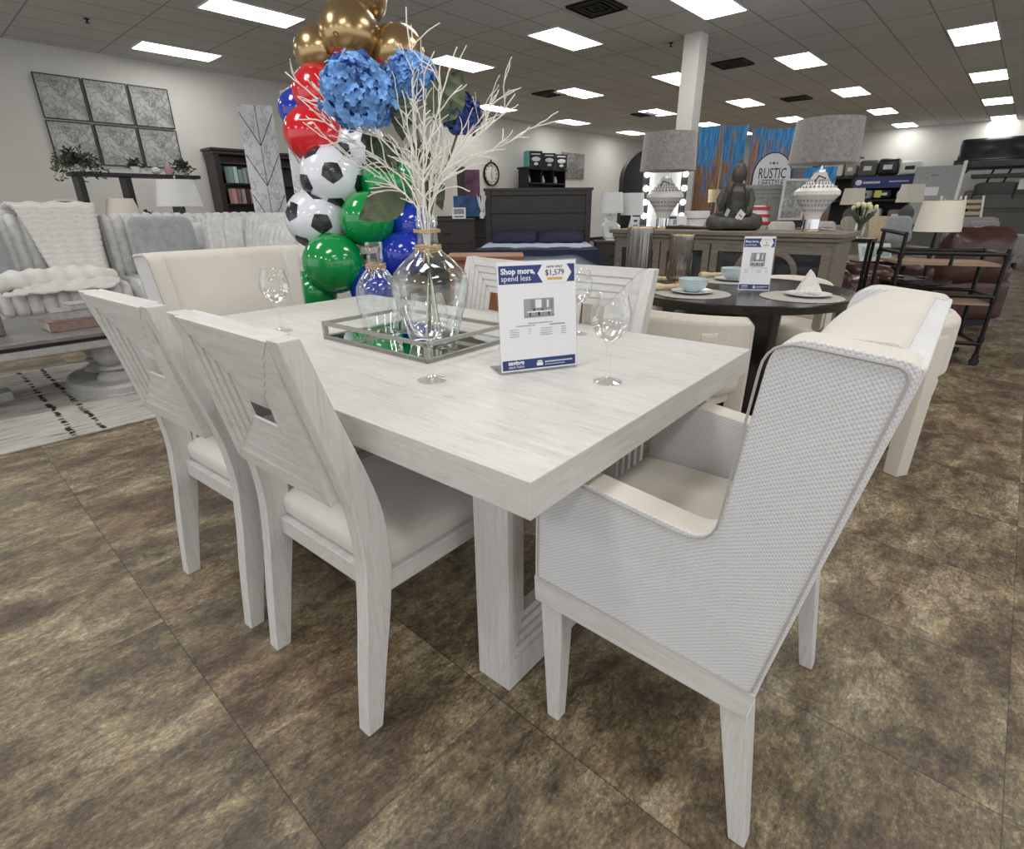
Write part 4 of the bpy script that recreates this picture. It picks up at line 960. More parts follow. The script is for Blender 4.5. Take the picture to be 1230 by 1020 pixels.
for v in (A0, A1, B1, B0):
    b = MB(); b.X = Matrix.Translation((v.x, v.y, .033)) @ Matrix.Rotation(.4, 4, 'Z') @ Matrix.Rotation(PI / 2, 4, 'X'); b.lathe([(0, -.011), (.03, -.011), (.033, -.006), (.033, .006), (.03, .011), (0, .011)], 16)
    b.X = Matrix.Translation((v.x, v.y, 0)) @ Matrix.Rotation(.4, 4, 'Z'); b.box(-.017, .017, -.016, -.012, .03, .075); b.box(-.017, .017, .012, .016, .03, .075); b.box(-.017, .017, -.016, .016, .07, .09); b.build('caster', 'black', t, True)

def recliner(label, x, y, rz, h=.95):
    t = thing('recliner', label, 'armchair', (x, y, 0), rz, 'chestnut brown leather recliners')
    wr = lambda q, n: .012 * math.sin(q.x * 18 + q.z * 9) * math.cos(q.y * 14 + q.z * 11)
    MB().soft((0, 0, .28), (.78, .86, .42), .06, 10).build('base', 'brownl', t, True, weld=True)
    MB().soft((.08, 0, .46), (.60, .52, .16), .07, 10, (0, 0, .2), wr).build('seat', 'brownl', t, True, weld=True)
    MB().soft((-.30, 0, .70), (.26, .72, h - .42), .11, 12, (.25, 0, .1), wr).build('backrest', 'brownl', t, True, weld=True)
    MB().soft((-.27, 0, h - .12), (.30, .64, .27), .12, 12, (.1, 0, .2), wr).build('head_pillow', 'brownl', t, True, weld=True)
    for s in (-1, 1): MB().soft((.04, s * .36, .50), (.74, .20, .26), .09, 10, (0, 0, .1), wr).build('armrest', 'brownl', t, True, weld=True)
    MB().box(-.3, .3, -.35, .35, .0, .07).build('plinth', 'black', t)
    return t
r1 = recliner('brown leather recliner by the aisle, right of the pipe cart', -.50, 7.34, PI * .72); r1.scale = (.93, .93, .97)
dup(r1, (-1.32, 6.22, 0), -.35, 'brown leather recliner against the right end of the sideboard')
t = thing('coffee_table', 'ornate black coffee table between the brown recliners', 'table', (-.72, 6.55, 0), .3)
MB().lathe([(0, .46), (.30, .46), (.33, .475), (.33, .50), (0, .50)], 40).build('tabletop', 'espresso', t, True, sharp=30)
for k in range(4):
    a = k * PI / 2 + .6; b = MB(); b.tube([(.26 * math.cos(a), .26 * math.sin(a), .46), (.29 * math.cos(a), .29 * math.sin(a), .36), (.2 * math.cos(a), .2 * math.sin(a), .2), (.24 * math.cos(a), .24 * math.sin(a), .08), (.3 * math.cos(a), .3 * math.sin(a), .0)], [.03, .035, .022, .02, .03], 10); b.build('leg', 'espresso', t, True)
MB().lathe([(0, .15), (.2, .15), (.2, .17), (0, .17)], 32).build('lower_shelf', 'espresso', t, True, sharp=30)
for k, (dx, dy, rz, mt, lb) in enumerate([(-.16, -.05, .2, 'bookgrey', 'grey magazine on the black coffee table'), (-.02, -.14, .8, 'ink', 'dark magazine on the black coffee table')]):
    o = MB().box(-.11, .11, -.14, .14, 0, .012).build('magazine', mt, None); put(o, (-.72 + dx, 6.55 + dy, .502), rz); tag(o, lb, 'magazine')
def cream_lamp(label, x, y, z, s=1, base='bronze', r0=.17, r1=.14, hh=.24, body=.30, slim=False, mat='lampshade', group='cream shaded lamps'):
    t = thing('table_lamp', label, 'lamp', (x, y, z), .4, group); t.scale = (s, s, s)
    if slim: prof = [(0, 0), (.06, 0), (.06, .012), (.012, .02), (.02, .10), (.012, .16), (.022, .2), (.010, body), (0, body)]
    else: prof = [(0, 0), (.05, 0), (.05, .01), (.085, .08), (.098, .14), (.085, .20), (.03, .26), (.012, .27), (.012, body + .02), (0, body + .02)]
    MB().lathe(prof, 28).build('base', base, t, True)
    MB().lathe([(r0, body), (r1, body + hh), (r1 - .003, body + hh), (r0 - .003, body)], 40).build('shade', mat, t, True)
    MB().tube([(0, 0, body), (0, 0, body + hh + .02)], .004, 6).build('harp', 'brass', t, True)
    return t
l = cream_lamp('tall cream drum lamp on a thin black base behind the pipe cart', -.62, 6.62, .502, 1.0, 'blackm', .185, .16, .265, .425, True)
x, y = -1.12, 7.12; t = thing('picture_book', 'open picture book propped on an easel behind the cart', 'book', (x, y, .60), FC)
MB().box(-.17, .17, 0, .02, 0, .20).build('pages', 'white', t).rotation_euler = (-.5, 0, 0)
c = MB().box(-.15, .15, -.003, 0, .05, .16).build('picture', 'bowlblue', t); c.rotation_euler = (-.5, 0, 0)
MB().box(-.2, .2, -.04, .16, -.03, -.002).build('stand', 'blackm', t)
for o in (t,): pass
t = thing('end_table', 'dark end table under the propped picture book', 'table', (x, y, 0), FC)
MB().box(-.26, .26, -.20, .20, .52, .565).build('tabletop', 'espresso', t, bevel=.005)
for sx_ in (-1, 1):
    for sy_ in (-1, 1): MB().box(sx_ * .22 - .02, sx_ * .22 + .02, sy_ * .16 - .02, sy_ * .16 + .02, 0, .52).build('leg', 'espresso', t)

def sofa(label, x, y, rz, Ls, mat, seats=2, h=.86, group='display sofas'):
    t = thing('sofa', label, 'sofa', (x, y, 0), rz, group)     # local -y is the front
    MB().soft((0, 0, .24), (Ls, .82, .30), .04, 8).build('base', mat, t, True, weld=True)
    MB().soft((0, .32, h / 2 + .08), (Ls - .3, .22, h - .2), .08, 10).build('backrest', mat, t, True, weld=True)
    w_ = (Ls - .42) / seats
    for k in range(seats):
        cx_ = -Ls / 2 + .21 + w_ * (k + .5)
        MB().soft((cx_, -.06, .42), (w_ - .01, .62, .16), .05, 8, (0, 0, .2)).build('seat_cushion', mat, t, True, weld=True)
        MB().soft((cx_, .20, .66), (w_ - .01, .20, .40), .07, 8, (0, .3, 0)).build('back_cushion', mat, t, True, weld=True)
    for s in (-1, 1): MB().soft((s * (Ls / 2 - .10), -.02, .40), (.21, .86, .46), .09, 8).build('armrest', mat, t, True, weld=True)
    for s in (-1, 1):
        for q in (-.35, .33): MB().box(s * (Ls / 2 - .12) - .03, s * (Ls / 2 - .12) + .03, q - .03, q + .03, 0, .10).build('leg', 'espresso', t)
    return t
def cushion(label, x, y, z, rz, s=.42, mat='sofabeige', tilt=-.3, group='scatter cushions', th=.13, disp=None, n=(10, 10, 6)):
    o = MB().soft((0, 0, 0), (s, th, s * .95), th * .48, n, (0, .55, 0), disp).build('cushion', mat, None, True, weld=True)
    o.location = (x, y, z); o.rotation_euler = (tilt, 0, rz); return tag(o, label, 'cushion', group)
sofa('beige sofa with piled cushions behind the sideboard statue', -2.98, 8.08, FC + .15, 1.6, 'sofabeige', 2, .88)
sofa('beige sofa with mottled cushions behind the tulips', -1.58, 9.25, FC - .1, 1.5, 'sofabeige', 2, .92)
for k, (x, y, z, lb, m_) in enumerate([(-3.18, 7.75, .82, 'pink beige cushion right of the statue on the far sofa', 'sofabeige'), (-2.86, 8.02, .82, 'pale cushion in the middle of the far beige sofa', 'linen'), (-2.50, 8.32, .80, 'pale cushion left of the big lamp body', 'linen'), (-2.05, 8.55, .80, 'pale rectangular cushion right of the big lamp base', 'linen'),
    (-1.72, 8.80, .86, 'striped taupe cushion behind the tulips', 'sofabeige'), (-1.50, 9.0, .86, 'tan mottled cushion on the sofa behind the tulips', 'tannap'), (-1.28, 9.1, .86, 'grey green mottled cushion at the right of that sofa', 'cushgrey')]):
    cushion(lb, x, y, z, FC, .36, m_)
 
fc = cushion('red and white striped flag cushion beside the statue', -2.47, 7.12, 1.03, FC, .30, 'white')
for k in range(3): MB().soft((0, 0, -.09 + .085 * k), (.27, .24, .035), .015, 6).build('red_stripe', 'red', fc, True)
t = thing('cushion_bench', 'low pale bench under the striped flag cushion', 'bench', (-2.47, 7.12, 0), FC); MB().box(-.25, .25, -.2, .2, .80, .87).build('seat', 'sofabeige', t, bevel=.01); MB().box(-.22, .22, -.17, .17, 0, .80).build('body', 'sofabeige', t)
t = thing('tulip_vase', 'clear vase of pale yellow tulips at the end of the sideboard', 'vase', (-1.05, 5.9, 0), 0)
t.location = (-1.06, 5.62, .90)
MB().lathe([(0, 0), (.035, 0), (.042, .06), (.036, .12), (.045, .15)], 28).build('vase_glass', 'glass', t, True)
rnd = random.Random(3)
for k in range(11):
    a = k * 2.4; r = .018 + .0085 * k; e = Vector((r * math.cos(a), r * math.sin(a), .24 + .03 * rnd.random() - r * .25))
    b = MB(); b.tube([(0, 0, .02), (e.x * .3, e.y * .3, .13), e], .003, 5); b.build('tulip_stem', 'leaf_l', t, True)
    MB().ell(e + Vector((0, 0, .018)), (.017, .017, .026), 12, 8, lambda d: 1 - .25 * max(0, d.z) ** 2).build('tulip_head', 'tulip', t, True)
for k in range(8):
    a = k * .8; leaf_mb((0, 0, .10), (.10 * math.cos(a), .10 * math.sin(a), .22), .016, (math.sin(a), -math.cos(a), .3)).build('leaf', 'leaf_l', t, True)
t = thing('console_stand', 'slim dark stand holding the tulip vase behind the sideboard', 'table', (-1.06, 5.62, 0))
b = MB().box(-.13, .13, -.11, .11, .87, .898).build('top', 'espresso', t, bevel=.004)
for s in (-1, 1):
    for q in (-1, 1): MB().box(s * .11 - .012, s * .11 + .012, q * .09 - .012, q * .09 + .012, 0, .87).build('leg', 'espresso', t)
# ------------------------------------------------------------------ bedroom display
def front(o): return o
hb = Vector((-5.565, 6.75)); RB = .68
t = thing('bed', 'charcoal plank bed with a tall headboard', 'bed', (hb.x, hb.y, 0), RB)
h = MB(); h.box(-.80, .80, .0, .06, 0, 1.43); h.build('headboard_back', 'charc', t)
for q in (-.80, .715): MB().box(q, q + .085, -.035, .0, 0, 1.40).build('headboard_post', 'charc', t, bevel=.004)
b = MB(); b.box(-.82, .82, -.04, .075, 1.40, 1.44); b.build('headboard_cap', 'charc', t, bevel=.005)
for z0, z1 in ((.62, .82), (.835, 1.075), (1.09, 1.33)): MB().box(-.712, .712, -.022, 0, z0, z1).build('headboard_plank', 'charc', t, bevel=.004)
MB().box(-.712, .712, -.030, 0, 1.34, 1.40).build('headboard_plank', 'charc', t, bevel=.004)
for s in (-1, 1): MB().box(s * .77 - .02, s * .77 + .02, -2.02, -.03, .15, .36).build('side_rail', 'charc', t, bevel=.004)
MB().box(-.79, .79, -2.06, -2.02, .0, .40).build('footboard', 'charc', t, bevel=.004)
m_ = MB().soft((0, -1.02, .30), (1.50, 1.96, .20), .03, 10).build('box_spring', 'mattside', t, True, weld=True)
o = thing('mattress', 'pale blue quilted mattress on the charcoal bed', 'mattress', (hb.x, hb.y, 0), RB)
MB().soft((0, -1.02, .535), (1.52, 1.96, .265), .06, (14, 14, 5)).build('mattress_body', 'mattside', o, True, weld=True)
MB().soft((0, -1.02, .665), (1.50, 1.94, .035), .016, (22, 26, 2), (0, 0, 0), lambda q, n: .006 * math.sin(q.x * 26) * math.sin(q.y * 26)).build('quilted_top', 'mattress', o, True, weld=True)
b = MB(); pts = [(x, y - 1.02, .655) for x, y in rpoly([(-.765, -.985, .06), (.765, -.985, .06), (.765, .985, .06), (-.765, .985, .06)])]; b.tube(pts + pts[:1], .006, 6); b.build('edge_piping', 'navycloth', o, True)
for s, lb in ((-1, 'navy pillow on the left side of the bed'), (1, 'navy pillow on the right side of the bed')):
    c, q = math.cos(RB), math.sin(RB); lx, ly = s * .345, -.30
    p_ = MB().soft((0, 0, 0), (.66, .42, .075), .035, (16, 12, 5), (0, 0, 1.35)).build('pillow', 'purplec', None, True, weld=True)
    p_.location = (hb.x + lx * c - ly * q, hb.y + lx * q + ly * c, .765); p_.rotation_euler = (.25, 0, RB); tag(p_, lb, 'pillow', 'navy bed pillows')
o = thing('bed_runner', 'navy printed mattress cover cloth draped across the foot of the bed', 'blanket', (hb.x, hb.y, 0), RB)
b = MB(); v = []; n = 30
for j in range(9):
    y = -2.012 + .50 * max(0, j - 1) / 7
    for i in range(n + 1):
        x = -.86 + 1.72 * i / n; z = .694 + .004 * math.sin(i * .9 + j); xx = x
        if abs(x) > .76: z = .694 - (abs(x) - .76) * 1.6; xx = math.copysign(.775 + .01 * math.sin(j * 1.3), x)
        if j == 0: z -= .055 + .012 * math.sin(i * .5) + .16 * max(0, i / n - .78) * 4; y = -2.03
        elif j == 1: y = -2.02
        v.append((xx, y, z))
b.add(v, [(j * (n + 1) + i, j * (n + 1) + i + 1, (j + 1) * (n + 1) + i + 1, (j + 1) * (n + 1) + i) for j in range(8) for i in range(n)])
rn = b.build('runner_cloth', 'navycloth', o, True)
b = MB()
for (x0, x1, hh) in ((-.30, -.22, .02), (-.20, .16, .012), (.42, .54, .014)):
    x = x0
    while x < x1: b.box(x, x + .02, -1.80, -1.80 + hh * 2.5, .7015, .703); x += .028
b.build('cloth_print', 'white', rn)
def nightstand(label, x, y, rz, w_=.62, d_=.42, h_=.66, mat='charc', drawers=2):
    t = thing('nightstand', label, 'nightstand', (x, y, 0), rz, 'charcoal nightstands')
    MB().box(-w_ / 2, w_ / 2, 0, d_, .05, h_ - .03).build('carcass', mat, t, bevel=.004); MB().box(-w_ / 2 - .015, w_ / 2 + .015, -.02, d_ + .01, h_ - .03, h_).build('top', mat, t, bevel=.004)
    hh = (h_ - .12) / drawers
    for k in range(drawers):
        dr = MB().box(-w_ / 2 + .04, w_ / 2 - .04, -.012, 0, .07 + k * hh, .06 + (k + 1) * hh).build('drawer', mat, t, bevel=.003)
        MB().box(-.06, .06, -.022, -.012, .06 + (k + .5) * hh - .012, .06 + (k + .5) * hh + .012).build('handle', 'black', dr)
    for s in (-1, 1): MB().box(s * (w_ / 2 - .03) - .02, s * (w_ / 2 - .03) + .02, .01, d_ - .01, 0, .05).build('foot', mat, t)
nightstand('charcoal chest left of the bed holding the framed card', -6.48, 5.72, RB, .72, .42, 1.02, 'charc', 3)
nightstand('charcoal nightstand right of the bed under the white lamp', -4.44, 7.18, RB, .55, .42, .70)
# sculptural white lamp
t = thing('table_lamp', 'white lamp with carved stone ring base on the nightstand right of the bed', 'lamp', (-4.60, 7.27, .701), FC); t.scale = (.92, .92, .92)
b = MB(); b.X = Matrix.Translation((0, 0, .17)) @ Matrix.Rotation(PI / 2, 4, 'X')
b.lathe([(.045, -.03), (.12, -.04), (.15, 0), (.12, .04), (.045, .03), (.045, -.03)], 20, rfun=lambda a, z: 1 + .10 * math.sin(3 * a + 1) + .05 * math.sin(5 * a)); b.X = Matrix.Identity(4)
b.tube([(-.06, 0, .28), (-.10, 0, .36), (-.04, 0, .40), (0, 0, .42)], [.045, .035, .03, .02], 10); b.tube([(.03, 0, .28), (.05, 0, .35), (0, 0, .41)], [.04, .03, .02], 10); b.box(-.07, .07, -.05, .05, 0, .03)
b.build('base', 'whitegloss', t, True)
MB().lathe([(.19, .42), (.165, .72), (.162, .72), (.187, .42)], 40).build('shade', 'whiteshade', t, True)
t = thing('table_lamp', 'second white lamp half hidden right behind the carved lamp', 'lamp', (-4.53, 7.75, .701), FC); t.scale = (.9, .9, .97); MB().lathe([(.19, .36), (.175, .68), (.172, .68), (.187, .36)], 32).build('shade', 'whiteshade', t, True); MB().lathe([(0, 0), (.06, 0), (.04, .02), (.06, .15), (.02, .3), (.01, .4)], 20).build('base', 'whitegloss', t, True)
t = thing('low_cabinet', 'low dark cabinet behind the nightstand under the second lamp', 'cabinet', (-4.50, 7.62, 0), RB); MB().box(-.16, .12, .03, .3, .03, .66).build('carcass', 'charc', t); MB().box(-.17, .13, .02, .31, .66, .70).build('top', 'charc', t, bevel=.004)
# things on the left chest and behind
c_ = Vector((-6.36, 5.90)); card('framed_card', 'white framed photo card standing on the charcoal chest', 'frame', (-6.30, 5.80, 1.022), FC, .20, .155, 'white', (('printgrey', .12, .88, .42, .88), ('ink', .15, .85, .14, .24)))
t = thing('feather_vase', 'bunch of pale grey pampas plumes beside the framed card', 'plant', (-6.08, 6.06, 1.022)); rnd = random.Random(8)
MB().lathe([(0, 0), (.03, 0), (.04, .04), (.025, .09)], 16).build('vase', 'whitegloss', t, True)
for k in range(9):
    a = k * .7; b = MB(); b.tube([(0, 0, .08), (.03 * math.cos(a), .03 * math.sin(a), .18), (.07 * math.cos(a), .07 * math.sin(a), .30 + .02 * rnd.random())], [.004, .014, .004], 6); b.build('plume', 'whiteshade', t, True)
t = thing('purple_canvas', 'dark purple canvas print in a thick grey frame left of the clock', 'picture', (-7.9, 7.6, 1.28), FC); MB().box(-.10, .17, -.02, .02, 0, .55).build('canvas', 'artpurple', t); MB().box(-.25, -.10, -.03, .03, -.12, .60).build('frame_side', 'charc', t)
t = thing('blue_canvas', 'blue seascape canvas leaning behind the chest left of the bed', 'picture', (-7.1, 6.75, 1.04), FC); MB().box(-.24, .26, -.02, .02, 0, .32).build('canvas', 'artblue', t)
t = thing('tall_dresser', 'tall dark dresser under the blue and purple canvases', 'dresser', (-7.5, 7.1, 0), FC); MB().box(-.9, .75, -.1, .42, .02, 1.01).build('carcass', 'charc', t, bevel=.005); MB().box(-.93, .78, -.13, .45, 1.01, 1.04).build('top', 'charc', t)
for k in range(3): MB().box(-.85, .70, -.115, -.1, .08 + .3 * k, .35 + .3 * k).build('drawer', 'charc', t, bevel=.004)
t = thing('wood_chest', 'honey brown wooden chest seen behind the side chairs', 'chest', (-3.40, 3.42, 0), FC); MB().box(-.32, .30, 0, .42, .04, .74).build('carcass', 'orangewood', t, bevel=.005); MB().box(-.35, .33, -.025, .44, .74, .775).build('top', 'orangewood', t, bevel=.005)
for k in range(3): dr = MB().box(-.28, .26, -.014, 0, .07 + .22 * k, .27 + .22 * k).build('drawer', 'orangewood', t, bevel=.004); MB().ell((0, -.024, .17 + .22 * k), (.014, .012, .014), 10, 8).build('knob', 'brass', dr, True)

# clock, hutch, boxes and print on the left wall
t = thing('wall_clock', 'oval black rimmed wall clock with roman numerals on the left wall', 'clock', (-12.25, 12.63, 2.12)); b = MB(); b.X = Matrix.Rotation(PI / 2, 4, 'Y')
RX = Matrix.Rotation(PI / 2, 4, 'Z') @ Matrix.Rotation(PI / 2, 4, 'X')   # local x->wall Y, y->up, z->out of wall
RX = Matrix(((0, 0, 1, 0), (1, 0, 0, 0), (0, 1, 0, 0), (0, 0, 0, 1)))
b = MB(); b.X = RX; b.lathe([(.285, 0), (.325, 0), (.325, .05), (.305, .06), (.285, .05)], 48); b.build('rim', 'blackm', t, True, sharp=30)
b = MB(); b.X = RX; b.lathe([(0, .0), (.29, .0), (.29, .02), (0, .02)], 48); b.build('face', 'lampshade', t)
for k, s in enumerate(['XII', 'I', 'II', 'III', 'IIII', 'V', 'VI', 'VII', 'VIII', 'IX', 'X', 'XI']):
    a = -k * PI / 6; m = Matrix.Translation((.022, -.235 * math.sin(a), .235 * math.cos(a)))
    x_ = text(s, .085, (0, 0, 0), 'ink', t, 'numeral', align='CENTER', bold=.002); x_.matrix_local = m @ RX @ Matrix.Rotation(a, 4, 'Z') @ Matrix.Translation((0, -.03, 0))
for a, l_, w_ in ((2.9, .15, .010), (.2, .21, .007)):
    b = MB(); b.X = Matrix.Translation((.028, 0, 0)) @ RX @ Matrix.Rotation(-a, 4, 'Z'); b.box(-w_, w_, -.03, l_, 0, .003); b.build('hand', 'ink', t)
b = MB(); b.X = RX; b.tube([(0, .325, .02), (0, .39, .02)], .02, 8); b.build('hanger', 'blackm', t, True)
t = thing('hutch', 'black open hutch with shelves against the left wall, cartons on top', 'shelf', (-11.62, 14.55, .25), PI / 2)   # local -y faces the room
b = MB(); b.box(-.95, .95, .35, .38, .5, 2.02); b.box(-.95, -.90, 0, .38, .3, 2.02); b.box(.90, .95, 0, .38, .3, 2.02); b.box(-1.0, 1.0, -.03, .40, 2.02, 2.08); b.box(-.90, .90, 0, .38, 1.62, 1.66); b.box(-.90, .90, .02, .38, 1.15, 1.19)
for x in (-.3, .3): b.box(x - .02, x + .02, 0, .38, 1.66, 2.02)
b.build('open_shelving', 'black', t); MB().box(-.97, .97, -.06, .40, -.25, .95).build('lower_cabinet', 'black', t, bevel=.005)
for k, x in enumerate((-.72, -.02, .62)): o = MB().lathe([(0, 0), (.06, 0), (.07, .08), (.03, .16), (.035, .2), (0, .2)], 14).build('vase', 'whiteshade', None, True); o.location = (-11.80, 14.55 + x, 1.912); tag(o, ['white bottle vase in the left bay of the black hutch', 'white jar in the middle bay of the black hutch', 'white pot in the right bay of the black hutch'][k], 'vase', 'small vases in the hutch')
for k, (y, w_, h_) in enumerate(((13.95, .50, .44), (14.60, .50, .42), (15.22, .48, .42))):
    t = thing('carton', ['teal and black carton on the hutch, leftmost of three', 'black carton in the middle of three on the hutch', 'teal and black carton on the hutch, rightmost of three'][k], 'box', (-11.72, y, 2.332), FC + .25, 'cartons on top of the hutch')
    MB().box(-w_ / 2, w_ / 2, -.16, .16, 0, h_).build('carton_body', 'black', t, bevel=.004); MB().box(-w_ / 2 - .003, -w_ / 2 + (.09 if k != 1 else .0), -.165, .165, 0, h_ + .003).build('teal_side', 'teal', t)
    b = MB(); b.ell((.05, -.163, .22), (.14, .006, .065), 20, 8); b.ell((.05, -.163, .09), (.07, .005, .04), 16, 8); b.box(-.1, .18, -.168, -.163, .34, .37); b.build('printed_panel', 'white', t, True)
t = thing('forest_print', 'grey birch forest canvas on the left wall beside the cartons', 'picture', (-12.25, 16.72, 2.12)); MB().box(0, .03, -.66, .66, 0, .80).build('canvas', 'tree_art', t); MB().box(.0, .032, -.66, .66, 0, .34).build('dark_lower_band', 'artgrey', t)
# black arched cabinet, vanity
t = thing('arch_cabinet', 'tall black cabinet with a round arched top behind the vanity', 'cabinet', (-6.00, 10.95, 0), FC)
arc = [(-.58, 0), (.58, 0), (.58, 1.70)] + [(.58 * math.cos(a), 1.70 + .58 * math.sin(a)) for a in [PI * i / 24 for i in range(1, 24)]] + [(-.58, 1.70)]
MB().prism(arc, 0, .45).build('body', 'black', t)
a2 = [(x * .93, .04 + z * .97) for x, z in arc]; MB().prism(a2, -.012, 0).build('glass_front', 'blackleather', t)
b = MB(); b.box(-.005, .005, -.02, -.012, .1, 2.1); b.build('door_gap', 'black', t)
t = thing('vanity_mirror', 'black framed vanity mirror ringed with lit bulbs beside the column', 'mirror', (-4.25, 8.18, .78), FC)
MB().box(-.34, .34, -.01, .03, 0, 1.10).build('frame', 'black', t, bevel=.004); MB().box(-.235, .235, -.014, -.010, .06, 1.04).build('mirror_glass', 'whiteshade', t)  # glass is matt white: the pale reflection is put into its colour
for s in (-1, 1):
    for k in range(5): MB().ell((s * .29, -.045, .06 + .195 * k), (.040, .040, .040), 14, 10).build('bulb', 'bulb', t, True)
t = thing('vanity_table', 'dark vanity table under the bulb ringed mirror', 'table', (-4.25, 8.18, 0), FC); MB().box(-.42, .45, -.26, .16, .70, .778).build('top', 'espresso', t, bevel=.004)
for s in (-1, 1): MB().box(s * .33 - .08, s * .33 + .08, -.24, .14, 0, .70).build('drawer_pedestal', 'espresso', t)
# blue plank banners, rustic sign, cabinet
for k, (x0, x1, z1) in enumerate(((-5.55, -5.04, 2.70), (-5.01, -4.57, 2.66), (-4.48, -4.22, 2.58), (-4.19, -3.66, 2.54))):
    t = thing('plank_banner', ['blue peeling plank banner just right of the column', 'brighter blue plank banner, second from the column', 'narrow blue plank banner left above the arched sign', 'blue plank banner right above the arched sign'][k], 'banner', (0, 12, 0), 0, 'blue peeling plank banners')
    o = MB().box(x0, x1, 0, .03, .25, z1).build('print', 'blueplank', t); o.location = (0, .02 * k, 0); MB().box(x0 + .02, x1 - .02, .03, .06, 0, .27).build('stand', 'black', t)
t = thing('plank_banner', 'low blue plank print glimpsed between the big lamp shade and its body', 'banner', (-3.35, 12.3, 0), 0); MB().box(-.35, .45, 0, .03, 0, 1.85).build('print', 'blueplank', t)
t = thing('arched_sign', 'white arched metal sign lettered RUSTIC LIFESTYLE on the grey cabinet', 'sign', (-3.40, 10.30, 0), FC - .05)
w2 = .305; arc = [(-w2, 1.05), (w2, 1.05), (w2, 1.62)] + [(w2 * math.cos(a), 1.62 + .36 * math.sin(a)) for a in [PI * i / 24 for i in range(1, 24)]] + [(-w2, 1.62)]
b = MB().prism(arc, 0, .02).build('plate', 'white', t); arc2 = [(x * 1.05, 1.5 + (z - 1.5) * 1.035) for x, z in arc]; MB().prism(arc2, .004, .018).build('rim', 'blackm', t)
text('RUSTIC', .225, (0, -.002, 1.60), 'ink', t, 'lettering', align='CENTER', sx=.62, bold=.001); text('LIFESTYLE', .155, (0, -.002, 1.475), 'ink', t, 'lettering', align='CENTER', sx=.62)
for k in (-1, 0, 1):
    r = .03 if k == 0 else .02; pts = [((r if i % 2 == 0 else r * .45) * math.sin(i * PI / 5) + k * .055, 1.83 + (r if i % 2 == 0 else r * .45) * math.cos(i * PI / 5)) for i in range(10)]
    MB().prism(pts, -.003, 0).build('star', 'ink', t)
t = thing('painted_cabinet', 'sage grey two door cabinet in front of the arched sign', 'cabinet', (-3.33, 10.05, 0), FC - .05)
MB().box(-.30, .30, 0, .20, 0, 1.42).build('carcass', 'paintgrey', t); MB().box(-.35, .35, -.03, .22, 1.42, 1.49).build('cornice', 'paintgrey', t, bevel=.01); MB().box(-.32, .32, -.015, .2, 1.36, 1.42).build('frieze', 'paintgrey', t)
for s in (-1, 1): dr = MB().ring(min(0, s * .285) + .004, max(0, s * .285) - .004, .85, 1.34, .04, -.014, 0).build('door', 'paintgrey', t)
t = thing('stump_lamp', 'small tan lamp shade left of the statue', 'lamp', (-3.62, 8.55, 0), FC); MB().lathe([(.075, 1.22), (.085, 1.40), (.082, 1.40), (.072, 1.22)], 20).build('shade', 'tannap', t, True); MB().lathe([(0, .8), (.06, .8), (.03, .9), (.02, 1.25)], 16).build('base', 'espresso', t, True)
t = thing('white_chest', 'white lidded chest stack between the column and the statue', 'chest', (-3.95, 8.75, 0), FC); MB().box(-.25, .22, 0, .4, 0, .82).build('lower_chest', 'white', t, bevel=.005); MB().box(-.24, .20, 0, .4, .83, .98).build('middle_chest', 'whiteshade', t, bevel=.005); MB().box(-.25, .22, -.01, .4, .99, 1.10).build('lid', 'white', t, bevel=.008)
t = thing('framed_art', 'pale framed botanical print leaning right of the arched sign', 'picture', (-2.95, 10.05, .95), FC); MB().ring(-.17, .22, 0, .62, .03, -.01, .02).build('frame', 'whiteshade', t); MB().box(-.15, .20, 0, .01, .02, .60).build('print', 'tree_art', t)
t = thing('art_easel', 'dark cabinet the botanical print leans on', 'cabinet', (-2.95, 10.1, 0), FC); MB().box(-.06, .5, .02, .35, 0, .94).build('carcass', 'charc', t)

# ------------------------------------------------------------------ back wall: bedding rack, boards, stacked sofas
t = thing('bedding_rack', 'black shelving rack of bedding with a navy sign along the back wall', 'shelf', (0, 23.0, 0))
b = MB()
for x in (-6.2, -4.85, -3.05): b.box(x - .04, x + .04, 0, .9, 0, 2.75 if x < -4.9 else 2.2)
b.box(-6.2, -4.85, 0, .9, 2.70, 2.75); b.box(-6.2, -3.0, 0, .9, 2.04, 2.10); b.box(-6.2, -3.0, 0, .9, 1.30, 1.36); b.box(-6.2, -3.0, 0, .9, .6, .66); b.box(-6.2, -3.0, .86, .9, 0, 2.04); b.build('rack_frame', 'black', t)
bd = MB().box(-4.80, -3.10, -.06, -.01, 1.72, 2.06).build('sign_board', 'navy', t)
b = MB(); b.ell((-4.66, -.07, 1.90), (.10, .012, .09), 14, 8)
for k in range(9): b.box(-4.52 + k * .055, -4.48 + k * .055, -.07, -.062, 1.86, 1.93)
for k in range(14): b.box(-3.78 + k * .04, -3.755 + k * .04, -.07, -.062, 1.89, 1.93)
b.build('sign_print', 'white', bd); MB().box(-4.12, -3.92, -.10, -.09, 1.42, 1.64).build('yellow_tag', 'yellow', t)
